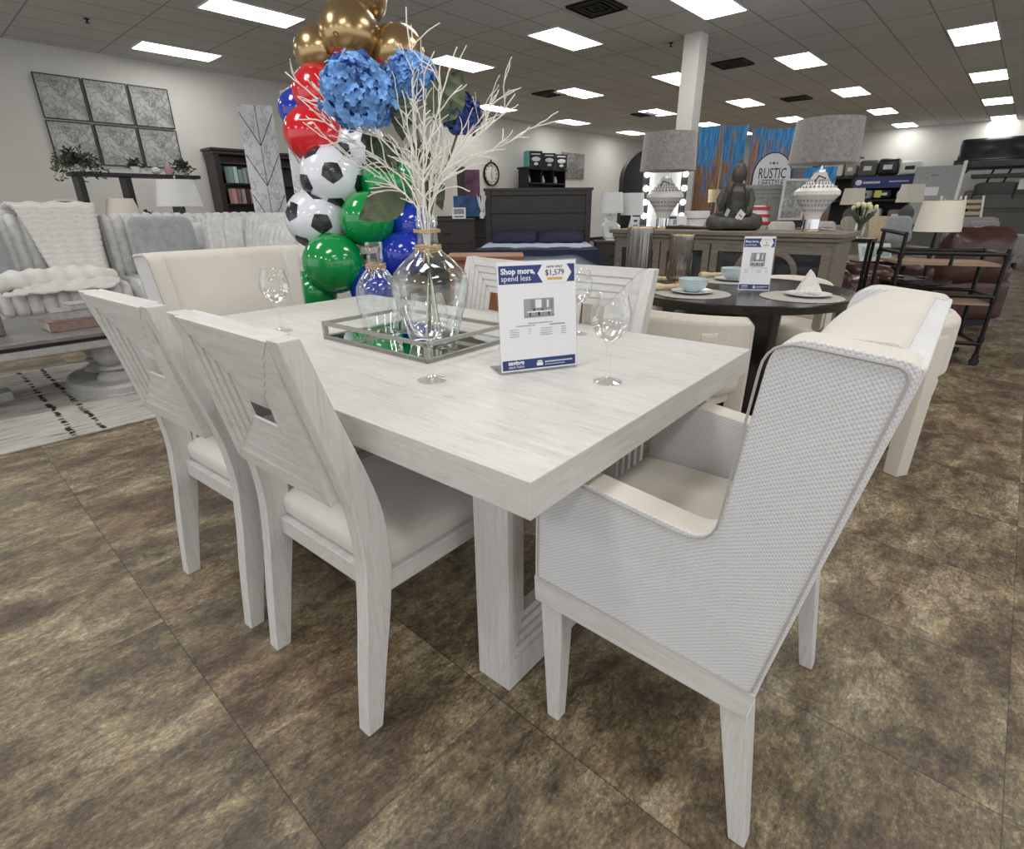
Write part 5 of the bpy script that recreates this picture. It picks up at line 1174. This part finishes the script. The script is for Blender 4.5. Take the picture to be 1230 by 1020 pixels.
for k, (x, z, w_, h_, m_, lb) in enumerate([(-5.55, 2.12, .60, .48, 'whiteshade', 'white bagged comforter on the upper left of the bedding rack'), (-5.02, 2.12, .36, .45, 'sofabeige', 'grey bagged comforter beside the white one on the rack'), (-4.50, 2.10, .52, .50, 'sofagrey', 'black and grey bagged bedding above the navy sign, left'),
    (-3.92, 2.10, .58, .52, 'blackleather', 'dark bagged bedding above the middle of the navy sign'), (-3.30, 2.10, .60, .42, 'whiteshade', 'white bagged bedding above the right of the navy sign'), (-5.6, 1.38, .5, .4, 'bookgrey', 'grey bedding bag on the middle shelf, left'),
    (-4.45, 1.38, .45, .28, 'cushgrey', 'folded grey sheets on the middle shelf'), (-3.85, 1.38, .40, .30, 'black', 'black boxed sheets under the navy sign'), (-3.35, 1.38, .30, .25, 'whiteshade', 'white towels under the right of the navy sign'), (-4.1, .68, .5, .4, 'white', 'white boxed set on the lowest shelf of the rack'), (-3.4, .68, .45, .36, 'bookred', 'brown boxed set on the lowest shelf of the rack')]):
    t = thing('bedding_pack', lb, 'bedding', (x, 23.25, z), 0, 'packs of bedding on the rack')
    MB().soft((0, 0, h_ / 2), (w_, .5, h_), .08, 8, (0, .1, 0)).build('pack', m_, t, True, weld=True)
    MB().box(-w_ * .22, w_ * .22, -.275, -.262, h_ * .35, h_ * .62).build('pack_label', 'ink' if m_ in ('whiteshade', 'white', 'cushgrey') else 'white', t)

t = thing('headboard_panel', 'tall light grey panel standing right of the bedding rack', 'panel', (-2.45, 22.6, 0)); MB().box(-.62, .55, 0, .05, .1, 2.30).build('board', 'cushgrey', t, bevel=.01); MB().box(.55, .64, -.02, .07, 0, 2.42).build('post', 'whiteshade', t, bevel=.01); MB().box(-.3, .1, -.012, 0, 1.45, 1.70).build('label_card', 'white', t)
b = MB().box(-.18, .0, -.014, -.002, 2.0, 2.06).build('print', 'ink2', t)
# display riser with sofas
t = thing('display_riser', 'grey carpeted display riser holding the stacked sofas at the back', 'platform', (0, 23.2, 0)); b = MB(); b.box(-1.95, 1.2, -.4, 1.1, 0, .95); b.build('lower_deck', 'sofagrey', t)
b = MB(); b.box(-1.7, 1.2, .2, 1.1, 1.95, 2.05); b.build('upper_deck', 'sofagrey', t)
for x in (-1.3, -.9): b = MB(); b.tube([(x, .3, 1.72), (x + .12, .3, 2.2)], .03, 8); b.build('brace', 'black', t, True)
g_ = sofa('grey two cushion sofa on the display riser under the black sofa', -.55, 23.25, 0, 2.3, 'sofagrey', 2, .86); g_.location.z = .951
t = thing('price_card', 'white price card on the back of the grey sofa', 'card', (-.35, 22.85, 1.58)); MB().box(-.14, .14, -.01, .0, 0, .28).build('card', 'white', t)
t = thing('futon_sofa', 'black leather tufted futon sofa on the top deck', 'sofa', (-.75, 23.4, 2.06))
MB().soft((0, 0, .26), (2.9, .80, .30), .06, 10).build('seat', 'blackleather', t, True, weld=True)
o = MB().soft((0, .30, .72), (2.9, .24, .76), .08, (30, 6, 10), (0, 0, 0), lambda q, n: -.02 * max(0, math.cos(q.x * 9)) * max(0, math.cos(q.z * 12))).build('backrest', 'blackleather', t, True, weld=True); o.rotation_euler = (-.18, 0, 0)
for s in (-1, 1): MB().tube([(s * 1.0, 0, .2), (s * 1.15, 0, 0)], .03, 8).build('leg', 'black', t, True)
for k, (x, y, z, rz) in enumerate([(-1.35, 16.2, .0, .3), (-1.02, 16.5, 0, .5)]):
    t = thing('folding_chair', ['light wood slatted folding chair stacked behind the cream lamp', 'tan wood folding chair beside the slatted one behind the recliner'][k], 'chair', (x, y, z), rz)
    for s in (-1, 1):
        MB().tube([(s * .22, -.25, 0), (s * .22, .12, 1.35)], .022, 8).build('leg', 'lampshade', t, True); MB().tube([(s * .20, .3, 0), (s * .20, -.1, .55)], .02, 8).build('leg', 'lampshade', t, True)
    for zz in (.95, 1.08, 1.2): MB().box(-.2, .2, .04 + (zz - 1) * .25, .065 + (zz - 1) * .25, zz, zz + .07).build('back_slat', 'tannap', t)
    MB().box(-.2, .2, -.2, .2, .5, .53).build('seat', 'tannap', t)
sofa('tan recliner sofa far back by the aisle behind the brown recliner', -.75, 14.5, FC, 1.6, 'bookgrey', 2, .95)
cream_lamp('small cream lamp behind the right side of the big pierced lamp', -2.27, 11.0, .86, 1.05, 'sofagrey')
cream_lamp('cream lamp with round grey base under the navy sign', -1.56, 11.6, .86, 1.15, 'sofagrey')
for x, y, lb in ((-2.22, 11.0, 'grey end table under the left of the two far cream lamps'), (-1.50, 11.6, 'grey end table under the right of the two far cream lamps')):
    t = thing('end_table', lb, 'table', (x, y, 0), FC, 'far end tables'); MB().box(-.28, .28, -.25, .25, .82, .858).build('top', 'sofagrey', t); MB().box(-.24, .24, -.2, .2, 0, .82).build('cabinet_body', 'sofagrey', t)
t = thing('towel_stack', 'stack of folded white towels right of the round based lamp', 'towels', (-1.28, 13.2, .0), FC)
MB().box(-.3, .3, -.2, .2, 0, .80).build('stand', 'sofagrey', t)
for k in range(6): MB().soft((0, 0, .835 + .07 * k), (.42 - .02 * (k % 2), .3, .06), .025, 5).build('towel', 'whiteshade', t, True, weld=True)
# ------------------------------------------------------------------ balloon column
BALL = [('gold', (-3.18, 2.13, 2.10), .170, 'big gold balloon in front near the top of the column', 1), ('gold', (-3.25, 2.26, 2.33), .170, 'gold balloon at the very top, cut by the picture edge', 0), ('gold', (-3.36, 2.02, 2.02), .135, 'gold balloon peeking out on the left of the top cluster', 0),
        ('gold', (-3.06, 2.38, 2.03), .150, 'gold balloon on the right behind the twigs', 0), ('red', (-3.34, 1.99, 1.80), .160, 'red balloon just under the gold ones', 0), ('red', (-3.22, 1.84, 1.56), .155, 'lower red balloon left of the blue bloom', 0),
        ('soccer', (-3.06, 1.83, 1.325), .172, 'white balloon printed with black pentagons, middle one', 1), ('soccer', (-3.12, 1.74, 1.10), .170, 'white balloon printed with black pentagons, lowest and leftmost', 2), ('soccer', (-3.07, 2.05, 1.50), .150, 'white balloon printed with black pentagons behind the dark leaf', 3),
        ('green', (-2.86, 2.08, 1.30), .148, 'green balloon behind the flower stems', 0), ('green', (-2.86, 1.91, 1.10), .155, 'green balloon behind the sage leaf', 0), ('green', (-2.93, 1.70, .865), .170, 'big green balloon low behind the table end', 0), ('green', (-3.06, 1.60, .70), .135, 'lowest green balloon just above the table edge', 0),
        ('blue', (-2.76, 2.16, 1.06), .135, 'royal blue balloon right of the sage leaf', 0), ('blue', (-2.72, 2.03, .90), .135, 'royal blue balloon behind the small bottle neck', 0), ('blue', (-2.80, 1.86, .72), .135, 'lowest royal blue balloon behind the table', 0), ('blue', (-3.48, 1.93, 1.72), .13, 'blue balloon sliver behind the red one, left edge', 0), ('blue', (-3.05, 2.12, 1.28), .12, 'dark blue balloon deep between white and green ones', 0),
        ('green', (-2.95, 2.0, .47), .15, 'green balloon near the floor of the column', 0), ('blue', (-3.1, 1.85, .40), .15, 'blue balloon near the floor of the column', 0)]
import itertools
gr = (1 + 5 ** .5) / 2
ICO = [Vector(v).normalized() for v in [(0, s1, s2 * gr) for s1 in (-1, 1) for s2 in (-1, 1)] + [(s1, s2 * gr, 0) for s1 in (-1, 1) for s2 in (-1, 1)] + [(s2 * gr, 0, s1) for s1 in (-1, 1) for s2 in (-1, 1)]]
AX = Vector((-3.08, 1.98))
for kind, c, r, lb, rot in BALL:
    ctr = Vector(c); out = Vector((ctr.x - AX.x, ctr.y - AX.y, .05)); out = out.normalized() if out.length > .05 else Vector((.7, -.7, 0))
    t = thing('balloon', lb, 'balloon', c, 0, 'latex balloons on the column'); q = out.to_track_quat('Z', 'Y').to_matrix().to_4x4()
    shape = lambda d: 1 + (.10 * (-d.z) ** 3 if d.z < 0 else 0)
    b = MB(); b.X = q; b.ell((0, 0, 0), (r, r, r * 1.06), 40, 26, shape)
    body = b.build('latex_body', {'gold': 'gold', 'red': 'red', 'green': 'green', 'blue': 'blue', 'soccer': 'whiteb'}[kind], t, True)
    if kind == 'soccer':
        e = Euler((.3 * rot, .5 * rot, 1.1 * rot)).to_matrix()
        for d in ICO:
            d = (e @ d).normalized(); u = d.orthogonal().normalized(); w_ = d.cross(u); b = MB(); b.X = q; v = []
            for rr in (0, .5, 1):
                for k in range(10):
                    a = 2 * PI * k / 10; rad = .36 * rr * (1 if k % 2 == 0 else .84); p_ = (d + (u * math.cos(a) + w_ * math.sin(a)) * rad).normalized(); s_ = shape(p_) * 1.012
                    v.append((p_.x * r * s_, p_.y * r * s_, p_.z * r * 1.06 * s_))
            fs = [tuple(range(10))] + [(k * 10 + i, k * 10 + (i + 1) % 10, (k + 1) * 10 + (i + 1) % 10, (k + 1) * 10 + i) for k in (1,) for i in range(10)]
            fs = [(0, 10 + i, 10 + (i + 1) % 10) for i in range(10)] + fs[1:]
            b.add(v, fs); b.build('pentagon_patch', 'patch', t, True)
    b = MB(); b.X = q; b.lathe([(.006, -r * 1.14), (.012, -r * 1.19), (.016, -r * 1.22)], 10); b.build('knot', {'gold': 'gold', 'red': 'red', 'green': 'green', 'blue': 'blue', 'soccer': 'whiteb'}[kind], t, True)
t = thing('balloon_stand', 'thin white pole and base that carries the balloon column', 'stand', (AX.x, AX.y, 0)); MB().tube([(0, 0, .02), (0, 0, 1.75)], .010, 8).build('pole', 'white', t, True); MB().lathe([(0, 0), (.22, 0), (.22, .02), (.03, .035), (0, .035)], 24).build('base', 'white', t, True, sharp=30)

# ------------------------------------------------------------------ sofa corner on the left
t = thing('sectional_sofa', 'light grey channel ribbed corner sofa along the left', 'sofa', (0, 0, 0))
rib = lambda ax, per=.075, amp=.016: (lambda q, n: amp * (abs(math.sin(PI * q[ax] / per)) ** .55 - .6))
ribf = lambda per=.075, amp=.016: (lambda q, n: amp * (abs(math.sin(PI * q.y / per)) ** .55 - .6) * (1 if abs(n.y) < .7 else 0))
MB().soft((-7.0, .9, .20), (1.0, 5.2, .30), .05, (6, 20, 4)).build('base', 'plush', t, True, weld=True)
def rc(name, c, size, per, amp, ax, nn, bul=(0, 0, 0), rt=None):
    f = (lambda q, n: amp * (abs(math.sin(PI * q[ax] / per)) ** .55 - .6) * (1 if abs(n[ax]) < .7 else 0))
    o = MB().soft((0, 0, 0), size, .075, nn, bul, f).build(name, 'plush', t, True, weld=True, sharp=80); o.location = c
    if rt: o.rotation_euler = rt
for y0 in (-1.6, -.55, .50, 1.55):
    rc('seat_cushion', (-6.92, y0 + .5, .40), (.98, 1.03, .22), .103, .038, 1, (12, 100, 6), (0, 0, .1))
for y0 in (-1.6, -.55, .50, 1.55, 2.5):
    rc('back_cushion', (-7.26, y0 + .5, .80), (.30, 1.03, .62), .103, .044, 1, (6, 100, 10), (.2, 0, .05), (0, -.14, 0))
rc('back_frame', (-7.5, .7, .72), (.24, 4.9, .72), .098, .022, 1, (4, 350, 6))
rc('back_cushion', (-6.30, 3.06, .80), (1.03, .30, .60), .103, .044, 0, (100, 6, 10), (0, .2, .05), (.14, 0, 0))
rc('back_frame', (-6.45, 3.32, .72), (2.1, .24, .70), .10, .022, 0, (180, 4, 6))
rc('seat_cushion', (-6.0, 2.75, .40), (1.3, .95, .22), .103, .038, 0, (110, 12, 6), (0, 0, .1))
MB().soft((-6.2, 2.85, .20), (1.7, 1.0, .30), .05, 8).build('base', 'plush', t, True, weld=True)
rc('armrest', (-5.42, 2.85, .50), (.26, .98, .58), .085, .014, 1, (6, 84, 8), (0, 0, .15))
def cush(label, x, y, z, rz, s, mat, disp=None, n=(10, 6, 10), tilt=-.25): return cushion(label, x, y, z, rz, s, mat, tilt, 'cushions on the corner sofa', .20, disp, n)
cush('plain smoky grey plush cushion in the middle of the corner sofa', -6.90, 2.03, .82, PI / 2, .62, 'cushgrey')
ribc = lambda q, n: .022 * (abs(math.sin(PI * q.x / .065)) ** .55 - .6)
cush('ribbed light grey cushion right of the plain grey cushion', -6.72, 2.62, .86, PI / 2 - .6, .50, 'plush', ribc, (72, 6, 10))
cush('small white cushion behind the plain grey cushion', -7.05, 2.36, .84, PI / 2, .42, 'whiteshade')
cush('ribbed plush cushion at the sofa corner under the marble panels', -6.32, 2.92, .86, .5, .56, 'plush', ribc, (72, 6, 10))
cush('ribbed plush cushion leaning at the right arm of the sofa', -5.90, 2.80, .78, .35, .52, 'plush', ribc, (72, 6, 10))
cush('mottled grey plush cushion at the far left of the sofa', -6.95, .42, .78, PI / 2, .62, 'cushgrey')
# throw blanket
b = MB(); v = []; NX, NY = 180, 18
path = [(-7.52, .98), (-7.46, 1.18), (-7.30, 1.215), (-7.13, 1.16), (-7.02, 1.0), (-6.94, .80), (-6.86, .63), (-6.72, .565), (-6.55, .555), (-6.42, .53), (-6.35, .47)]
def pth(s):
    s *= len(path) - 1; i = min(int(s), len(path) - 2); k = s - i; return path[i][0] * (1 - k) + path[i + 1][0] * k, path[i][1] * (1 - k) + path[i + 1][1] * k
for i in range(NX + 1):
    s = i / NX; x, z = pth(s); w_ = .74 - .40 * min(1, s * 1.35) + (.0 if s < .74 else 1.6 * (s - .74)); yc = 1.20 - .0 * s - (.0 if s < .74 else .9 * (s - .74))
    for j in range(NY + 1):
        q = j / NY - .5; rr = .024 * (abs(math.sin(i * PI / 5)) - .5); v.append((x + .010 * math.sin(j * 1.3) * min(1, s * 2) + .03 + (rr if s < .75 else 0), yc + q * w_ * 1.1 + (.03 * math.sin(i * .2) if s > .8 else 0), z + .030 + (rr if s > .25 else 0) + .008 * math.sin(j * 1.3 + i * .05)))
b.add(v, [(i * (NY + 1) + j, i * (NY + 1) + j + 1, (i + 1) * (NY + 1) + j + 1, (i + 1) * (NY + 1) + j) for i in range(NX) for j in range(NY)])
tb = thing('throw_blanket', 'white chunky ribbed throw draped over the sofa back and seat', 'blanket'); o = b.build('draped_cloth', 'throw', tb, True); sm = o.modifiers.new('thick', 'SOLIDIFY'); sm.thickness = .02
b = MB().soft((0, 0, 0), (.34, .95, .12), .06, (10, 46, 6), (0, 0, .5), lambda q, n: .012 * math.sin(q.y * 42) + .01 * math.sin(q.x * 30 + q.y * 9)).build('bunched_fold', 'throw', tb, True, weld=True); b.location = (-6.58, .93, .585); b.rotation_euler = (0, 0, .15)

# coffee table, books, rug
tag(MB().box(-5.48, -3.60, -2.2, 1.7, .001, .012).build('rug', 'rug', None, bevel=.003), 'cream and grey distressed rug with broken black lines under the coffee table', 'rug')
t = thing('coffee_table', 'grey topped coffee table on turned chalk white pedestals', 'table', (-4.72, -.05, .012))
b = MB(); b.box(-.54, .54, -1.05, 1.03, .410, .438); b.build('tabletop', 'greywood', t, bevel=.006)
MB().box(-.50, .50, -1.01, .99, .385, .410).build('under_moulding', 'charc', t, bevel=.004)
MB().box(-.52, .52, -1.03, 1.01, .335, .385).build('apron', 'chalk', t, bevel=.012)
for y in (-.62, .86):
    for x in (-.06, .28):
        b = MB(); b.lathe([(.105, .335), (.11, .32), (.085, .305), (.098, .28), (.105, .235), (.085, .19), (.066, .175), (.09, .165), (.098, .15), (.085, .138), (.07, .13), (.10, .11), (.115, .09), (.115, .075)], 36, (x, y, 0)); b.build('pedestal', 'chalk', t, True)
    b = MB(); b.lathe([(0, .075), (.40, .075), (.425, .06), (.425, .022), (.44, .018), (.44, 0), (0, 0)], 64); b.v = [Vector((p_.x * .95 + .14, p_.y * .62 + y, p_.z)) for p_ in b.v]; b.build('foot_plate', 'chalk', t, True, sharp=30)
    b = MB(); b.tube([(.18, y, .10), (.11, y, .16), (.04, y, .10)], [.03, .04, .03], 10); b.build('scroll_bracket', 'chalk', t, True)
MB().box(-.07, .07, -.30, .32, .0, .06).build('stretcher', 'chalk', t, bevel=.006)
def book(label, x, y, z, rz, w_, l_, h_, mat):
    t = thing('book', label, 'book', (x, y, z), rz, 'books stacked on the coffee table')
    b = MB(); b.box(-w_ / 2, w_ / 2, -l_ / 2, l_ / 2, 0, .004); b.box(-w_ / 2, w_ / 2, -l_ / 2, l_ / 2, h_ - .004, h_); b.box(w_ / 2 - .004, w_ / 2, -l_ / 2, l_ / 2, 0, h_); b.build('cover', mat, t); MB().box(-w_ / 2 + .004, w_ / 2 - .004, -l_ / 2 + .004, l_ / 2 - .004, .004, h_ - .004).build('page_block', 'page', t)
book('thick faded brown book, lowest of the coffee table stack', -4.50, .70, .451, .06, .24, .36, .062, 'bookred')
book('grey book in the middle of the coffee table stack', -4.53, .72, .514, -.05, .22, .30, .05, 'bookgrey')
book('small pale book on top of the coffee table stack', -4.54, .78, .565, .1, .18, .24, .035, 'chalk')
t = thing('wood_bowl', 'rough dark brown wooden box at the left edge of the coffee table', 'box', (-4.58, .17, .451), .1); b = MB(); b.prism(rpoly([(-.12, 0, .02), (.12, 0, .02), (.15, .20, .02), (-.15, .20, .02)]), -.16, .15); b.build('box_body', 'taupe', t, bevel=.01)
t = thing('potted_fern', 'sprig of dark green leaves poking in at the left picture edge', 'plant', (-4.60, .16, .652)); MB().lathe([(0, 0), (.05, 0), (.06, .06), (.05, .06)], 14).build('pot', 'taupe', t, True)
for k in range(9): a = k * .75; leaf_mb((0, 0, .05), (.16 * math.cos(a), .16 * math.sin(a), .16 + .04 * math.sin(k * 2)), .03, (0, 0, 1)).build('leaf', 'leaf', t, True)

# ------------------------------------------------------------------ left wall
k = 0
LBL = [['tree branch picture, top left of the six', 'tree branch picture, top middle of the six', 'tree branch picture, top right of the six'], ['tree branch picture, bottom left of the six', 'tree branch picture, bottom middle of the six', 'tree branch picture, bottom right of the six']]
Y0, W6, Z1, H6 = 2.27, .625, 3.215, .64
for r in range(2):
    for c in range(3):
        t = thing('framed_picture', LBL[r][c], 'picture', (-12.255, Y0 + c * (W6 + .025), Z1 - H6 - r * (H6 + .025)), 0, 'six black framed tree pictures')
        b = MB(); b.X = Matrix(((0, 1, 0, 0), (1, 0, 0, 0), (0, 0, 1, 0), (0, 0, 0, 1))); b.ring(0, W6, 0, H6, .014, 0, .03); b.build('frame', 'black', t)
        o = MB().box(.0, .02, .012 - W6 / 2, W6 / 2 - .012, .012 - H6 / 2, H6 / 2 - .012).build('glazed_print', 'tree_art', t); o.location = (0, W6 / 2, H6 / 2)
        o.rotation_euler = (0, 0, 0)
# dark etagere with plants along the wall
t = thing('etagere', 'black open shelf unit under the tree pictures', 'shelf', (-9.5, 2.55, 0))
b = MB()
for y in (-.62, -.08, .52): b.box(-.16, .16, y - .035, y + .035, 0, 1.60)
b.build('upright', 'black', t, bevel=.004)
for z in (.3, .75, 1.60): MB().box(-.19, .19, -.70, .85, z, z + .045).build('shelf_board', 'black', t, bevel=.004)
def bushy(name, label, x, y, z, R, n, mat, seed, droop=.5, pot='white'):
    t = thing(name, label, 'plant', (x, y, z)); rnd = random.Random(seed)
    MB().lathe([(0, 0), (.05, 0), (.065, .09), (.06, .09), (.05, .07), (0, .07)], 18).build('pot', pot, t, True)
    b = MB(); st = MB()
    for k in range(n):
        a = rnd.uniform(0, 2 * PI); el = rnd.uniform(-.3, 1.3); L = R * rnd.uniform(.6, 1.1); d = Vector((math.cos(a) * math.cos(el), math.sin(a) * math.cos(el), math.sin(el)))
        p0 = Vector((0, 0, .08)); p1 = p0 + d * L * .5 + Vector((0, 0, .04)); p2 = p0 + d * L - Vector((0, 0, droop * L * .5)); st.tube([p0, p1, p2], .003, 4)
        for q in range(6):
            s = .3 + .7 * q / 5; c = p0 * (1 - s) ** 2 + p1 * 2 * s * (1 - s) + p2 * s * s; e = Vector((rnd.uniform(-1, 1), rnd.uniform(-1, 1), rnd.uniform(-.4, .8))).normalized()
            lm = leaf_mb(c, c + e * .07, .014, (rnd.uniform(-1, 1), rnd.uniform(-1, 1), 1), n=3); b.add(lm.v, lm.f)
    b.build('foliage', mat, t, True); st.build('stem', 'stem', t, True)
bushy('potted_plant', 'bushy dark green spider plant on the left end of the black shelf unit', -9.45, 1.98, 1.646, .34, 60, 'leaf', 4, .9)
bushy('potted_plant', 'trailing ivy plant on the right end of the black shelf unit', -9.45, 3.22, 1.646, .22, 30, 'leaf', 5, 1.0)
bushy('potted_plant', 'little upright green plant in the middle of the black shelf unit', -9.45, 2.62, 1.646, .11, 16, 'leaf_l', 6, .1, 'whiteshade')
bushy('potted_plant', 'low green plant behind the sofa beside the white lamp', -9.35, 2.62, .90, .30, 30, 'leaf', 9, .5)
o = MB().ell((0, 0, .05), (.06, .06, .05), 16, 10).build('vase', 'whitegloss', None, True); o.location = (-9.45, 2.86, 1.646); tag(o, 'round white vase on the black shelf unit', 'vase')
o = MB().box(-.02, .02, -.04, .04, 0, .12).build('gift_card', 'pink', None); o.location = (-9.45, 3.03, 1.646); tag(o, 'pink card on the black shelf unit', 'card')
o = MB().box(-.02, .02, -.05, .05, 0, .20).build('gift_box', 'pink', None); o.location = (-9.45, 2.15, .80 + .0); tag(o, 'tall pink box left of the black based lamp', 'box'); o.scale = (1, 1, 1.6)
cream_lamp('cream lamp with black round base on the black shelf unit', -9.42, 2.33, .80, 1.25, 'black', .17, .125, .17, .25, False)
t = thing('vase_decor', 'black and white patterned round vase under the cream lamp', 'vase', (-9.30, 2.36, .80)); MB().lathe([(0, 0), (.06, 0), (.10, .10), (.09, .2), (.04, .26)], 24).build('vase_body', 'black', t, True); MB().ell((.07, 0, .16), (.04, .06, .05), 12, 8).build('white_pattern', 'white', t, True)
t = thing('side_console', 'dark side console behind the sofa under the white lamp', 'table', (-8.15, 2.62, 0)); MB().box(-.2, .2, -.35, .35, .84, .88).build('top', 'espresso', t); 
for s in (-1, 1): MB().box(-.18, .18, s * .32 - .02, s * .32 + .02, 0, .84).build('side_panel', 'espresso', t)
t = thing('table_lamp', 'large white tapered lamp behind the sofa', 'lamp', (-8.15, 2.66, .881), .4); t.scale = (.88, .88, .92); MB().lathe([(.30, .36), (.235, .70), (.232, .70), (.297, .36)], 48).build('shade', 'whiteshade', t, True); MB().lathe([(0, 0), (.08, 0), (.08, .015), (.03, .03), (.05, .15), (.05, .28), (.015, .33), (.015, .40), (0, .4)], 24).build('base', 'glass_jug', t, True); MB().tube([(0, 0, .40), (0, 0, .72)], .006, 6).build('harp', 'chrome', t, True); MB().ell((0, 0, .735), (.014, .014, .018), 10, 8).build('finial', 'whitegloss', t, True)
t = thing('photo_frame', 'small white empty picture frame behind the sofa back', 'frame', (-9.4, 1.58, 1.05), PI / 2); b = MB(); b.ring(0, .24, 0, .26, .02, -.01, .01); b.build('frame', 'white', t); MB().box(.02, .22, 0, .005, .02, .24).build('backing', 'bookgrey', t)
t = thing('wall_shelf_table', 'low dark console under the small white frame', 'table', (-9.4, 1.55, 0)); MB().box(-.2, .2, -.3, .3, 1.0, 1.048).build('top', 'black', t); MB().box(-.18, .18, -.28, .28, 0, 1.0).build('cabinet_body', 'black', t)
# bookcases
def bookcase(label, x, y, rz, W, H):
    t = thing('bookcase', label, 'bookcase', (x, y, 0), rz, 'dark mahogany bookcases')
    b = MB(); b.box(-W / 2, -W / 2 + .10, 0, .45, 0, H); b.box(W / 2 - .10, W / 2, 0, .45, 0, H); b.box(-W / 2, W / 2, .42, .45, 0, H); b.box(-W / 2, W / 2, .0, .45, 0, .10)
    for z in (.9, 1.25, 1.62, H - .22): b.box(-W / 2 + .1, W / 2 - .1, .03, .43, z, z + .035)
    b.build('carcass', 'darkred', t, bevel=.005)
    b = MB(); b.box(-W / 2 - .05, W / 2 + .05, -.05, .47, H, H + .05); b.box(-W / 2 - .02, W / 2 + .02, -.03, .46, H - .06, H); b.build('cornice', 'darkred', t, bevel=.012)
    b = MB()
    for s in (-1, 1):
        for k in range(4): b.box(s * (W / 2 - .05) - .035 + k * .02, s * (W / 2 - .05) - .025 + k * .02, -.008, .0, .15, H - .12)
    b.build('fluting', 'darkred', t); MB().box(-W / 2 + .1, W / 2 - .1, -.0, .02, .1, .88).build('door', 'darkred', t)
    return t
RBK = PI / 2
bookcase('dark mahogany bookcase with books, left of the marble panels', -11.75, 5.12, RBK, 1.05, 2.22)
bookcase('dark mahogany bookcase glimpsed between the two marble panels', -11.75, 6.35, RBK, 1.05, 2.20)
rnd = random.Random(2)
for r, z in enumerate((1.656, 1.286)):
    for k in range(8):
        y = 4.80 + k * .085; h_ = rnd.uniform(.24, .29); o = MB().box(-.10, .10, -.036, .036, 0, h_).build('book', ['cover_teal', 'bowlblue', 'cover_teal', 'bookgrey'][k % 4] if r == 0 else ['pink', 'bookred', 'bookgrey', 'darkred'][k % 4], None, bevel=.003); o.location = (-11.70, y, z)
        tag(o, ('pale teal and blue books in the upper lit bay of the left bookcase' if r == 0 else 'pink and brown books in the lower bay of the left bookcase'), 'book', 'upper bay books' if r == 0 else 'lower bay books')
# marble print panels
t = thing('marble_panel', 'tall white marble print panel with black herringbone lines, left one', 'panel', (-7.42, 3.50, 0), FC + .35)
def mpanel(t, W, z0, z1):
    MB().box(-W / 2, W / 2, 0, .04, z0, z1).build('board', 'marble', t)
    b = MB(); n = 5; st = (z1 - z0) / n
    for k in range(n):
        za = z0 + st * k
        for s in (-1, 1): b.tube([(0, -.002, za + .02), (s * (W / 2 - .01), -.002, za + st * .82)], .004, 4); 
        b.tube([(0, -.002, za + .02), (0, -.002, za + st)], .003, 4)
    b.build('herringbone_line', 'ink', t); MB().box(-W / 2 + .03, W / 2 - .03, .04, .3, 0, .04).build('foot', 'black', t); MB().box(-.04, .04, .04, .08, 0, z1 - .3).build('stay', 'black', t)
mpanel(t, .40, .03, 2.36)
t = thing('marble_panel', 'tall white marble print panel with black herringbone lines, right one behind the balloons', 'panel', (-6.60, 3.66, 0), FC - .1); mpanel(t, .46, .03, 2.44)
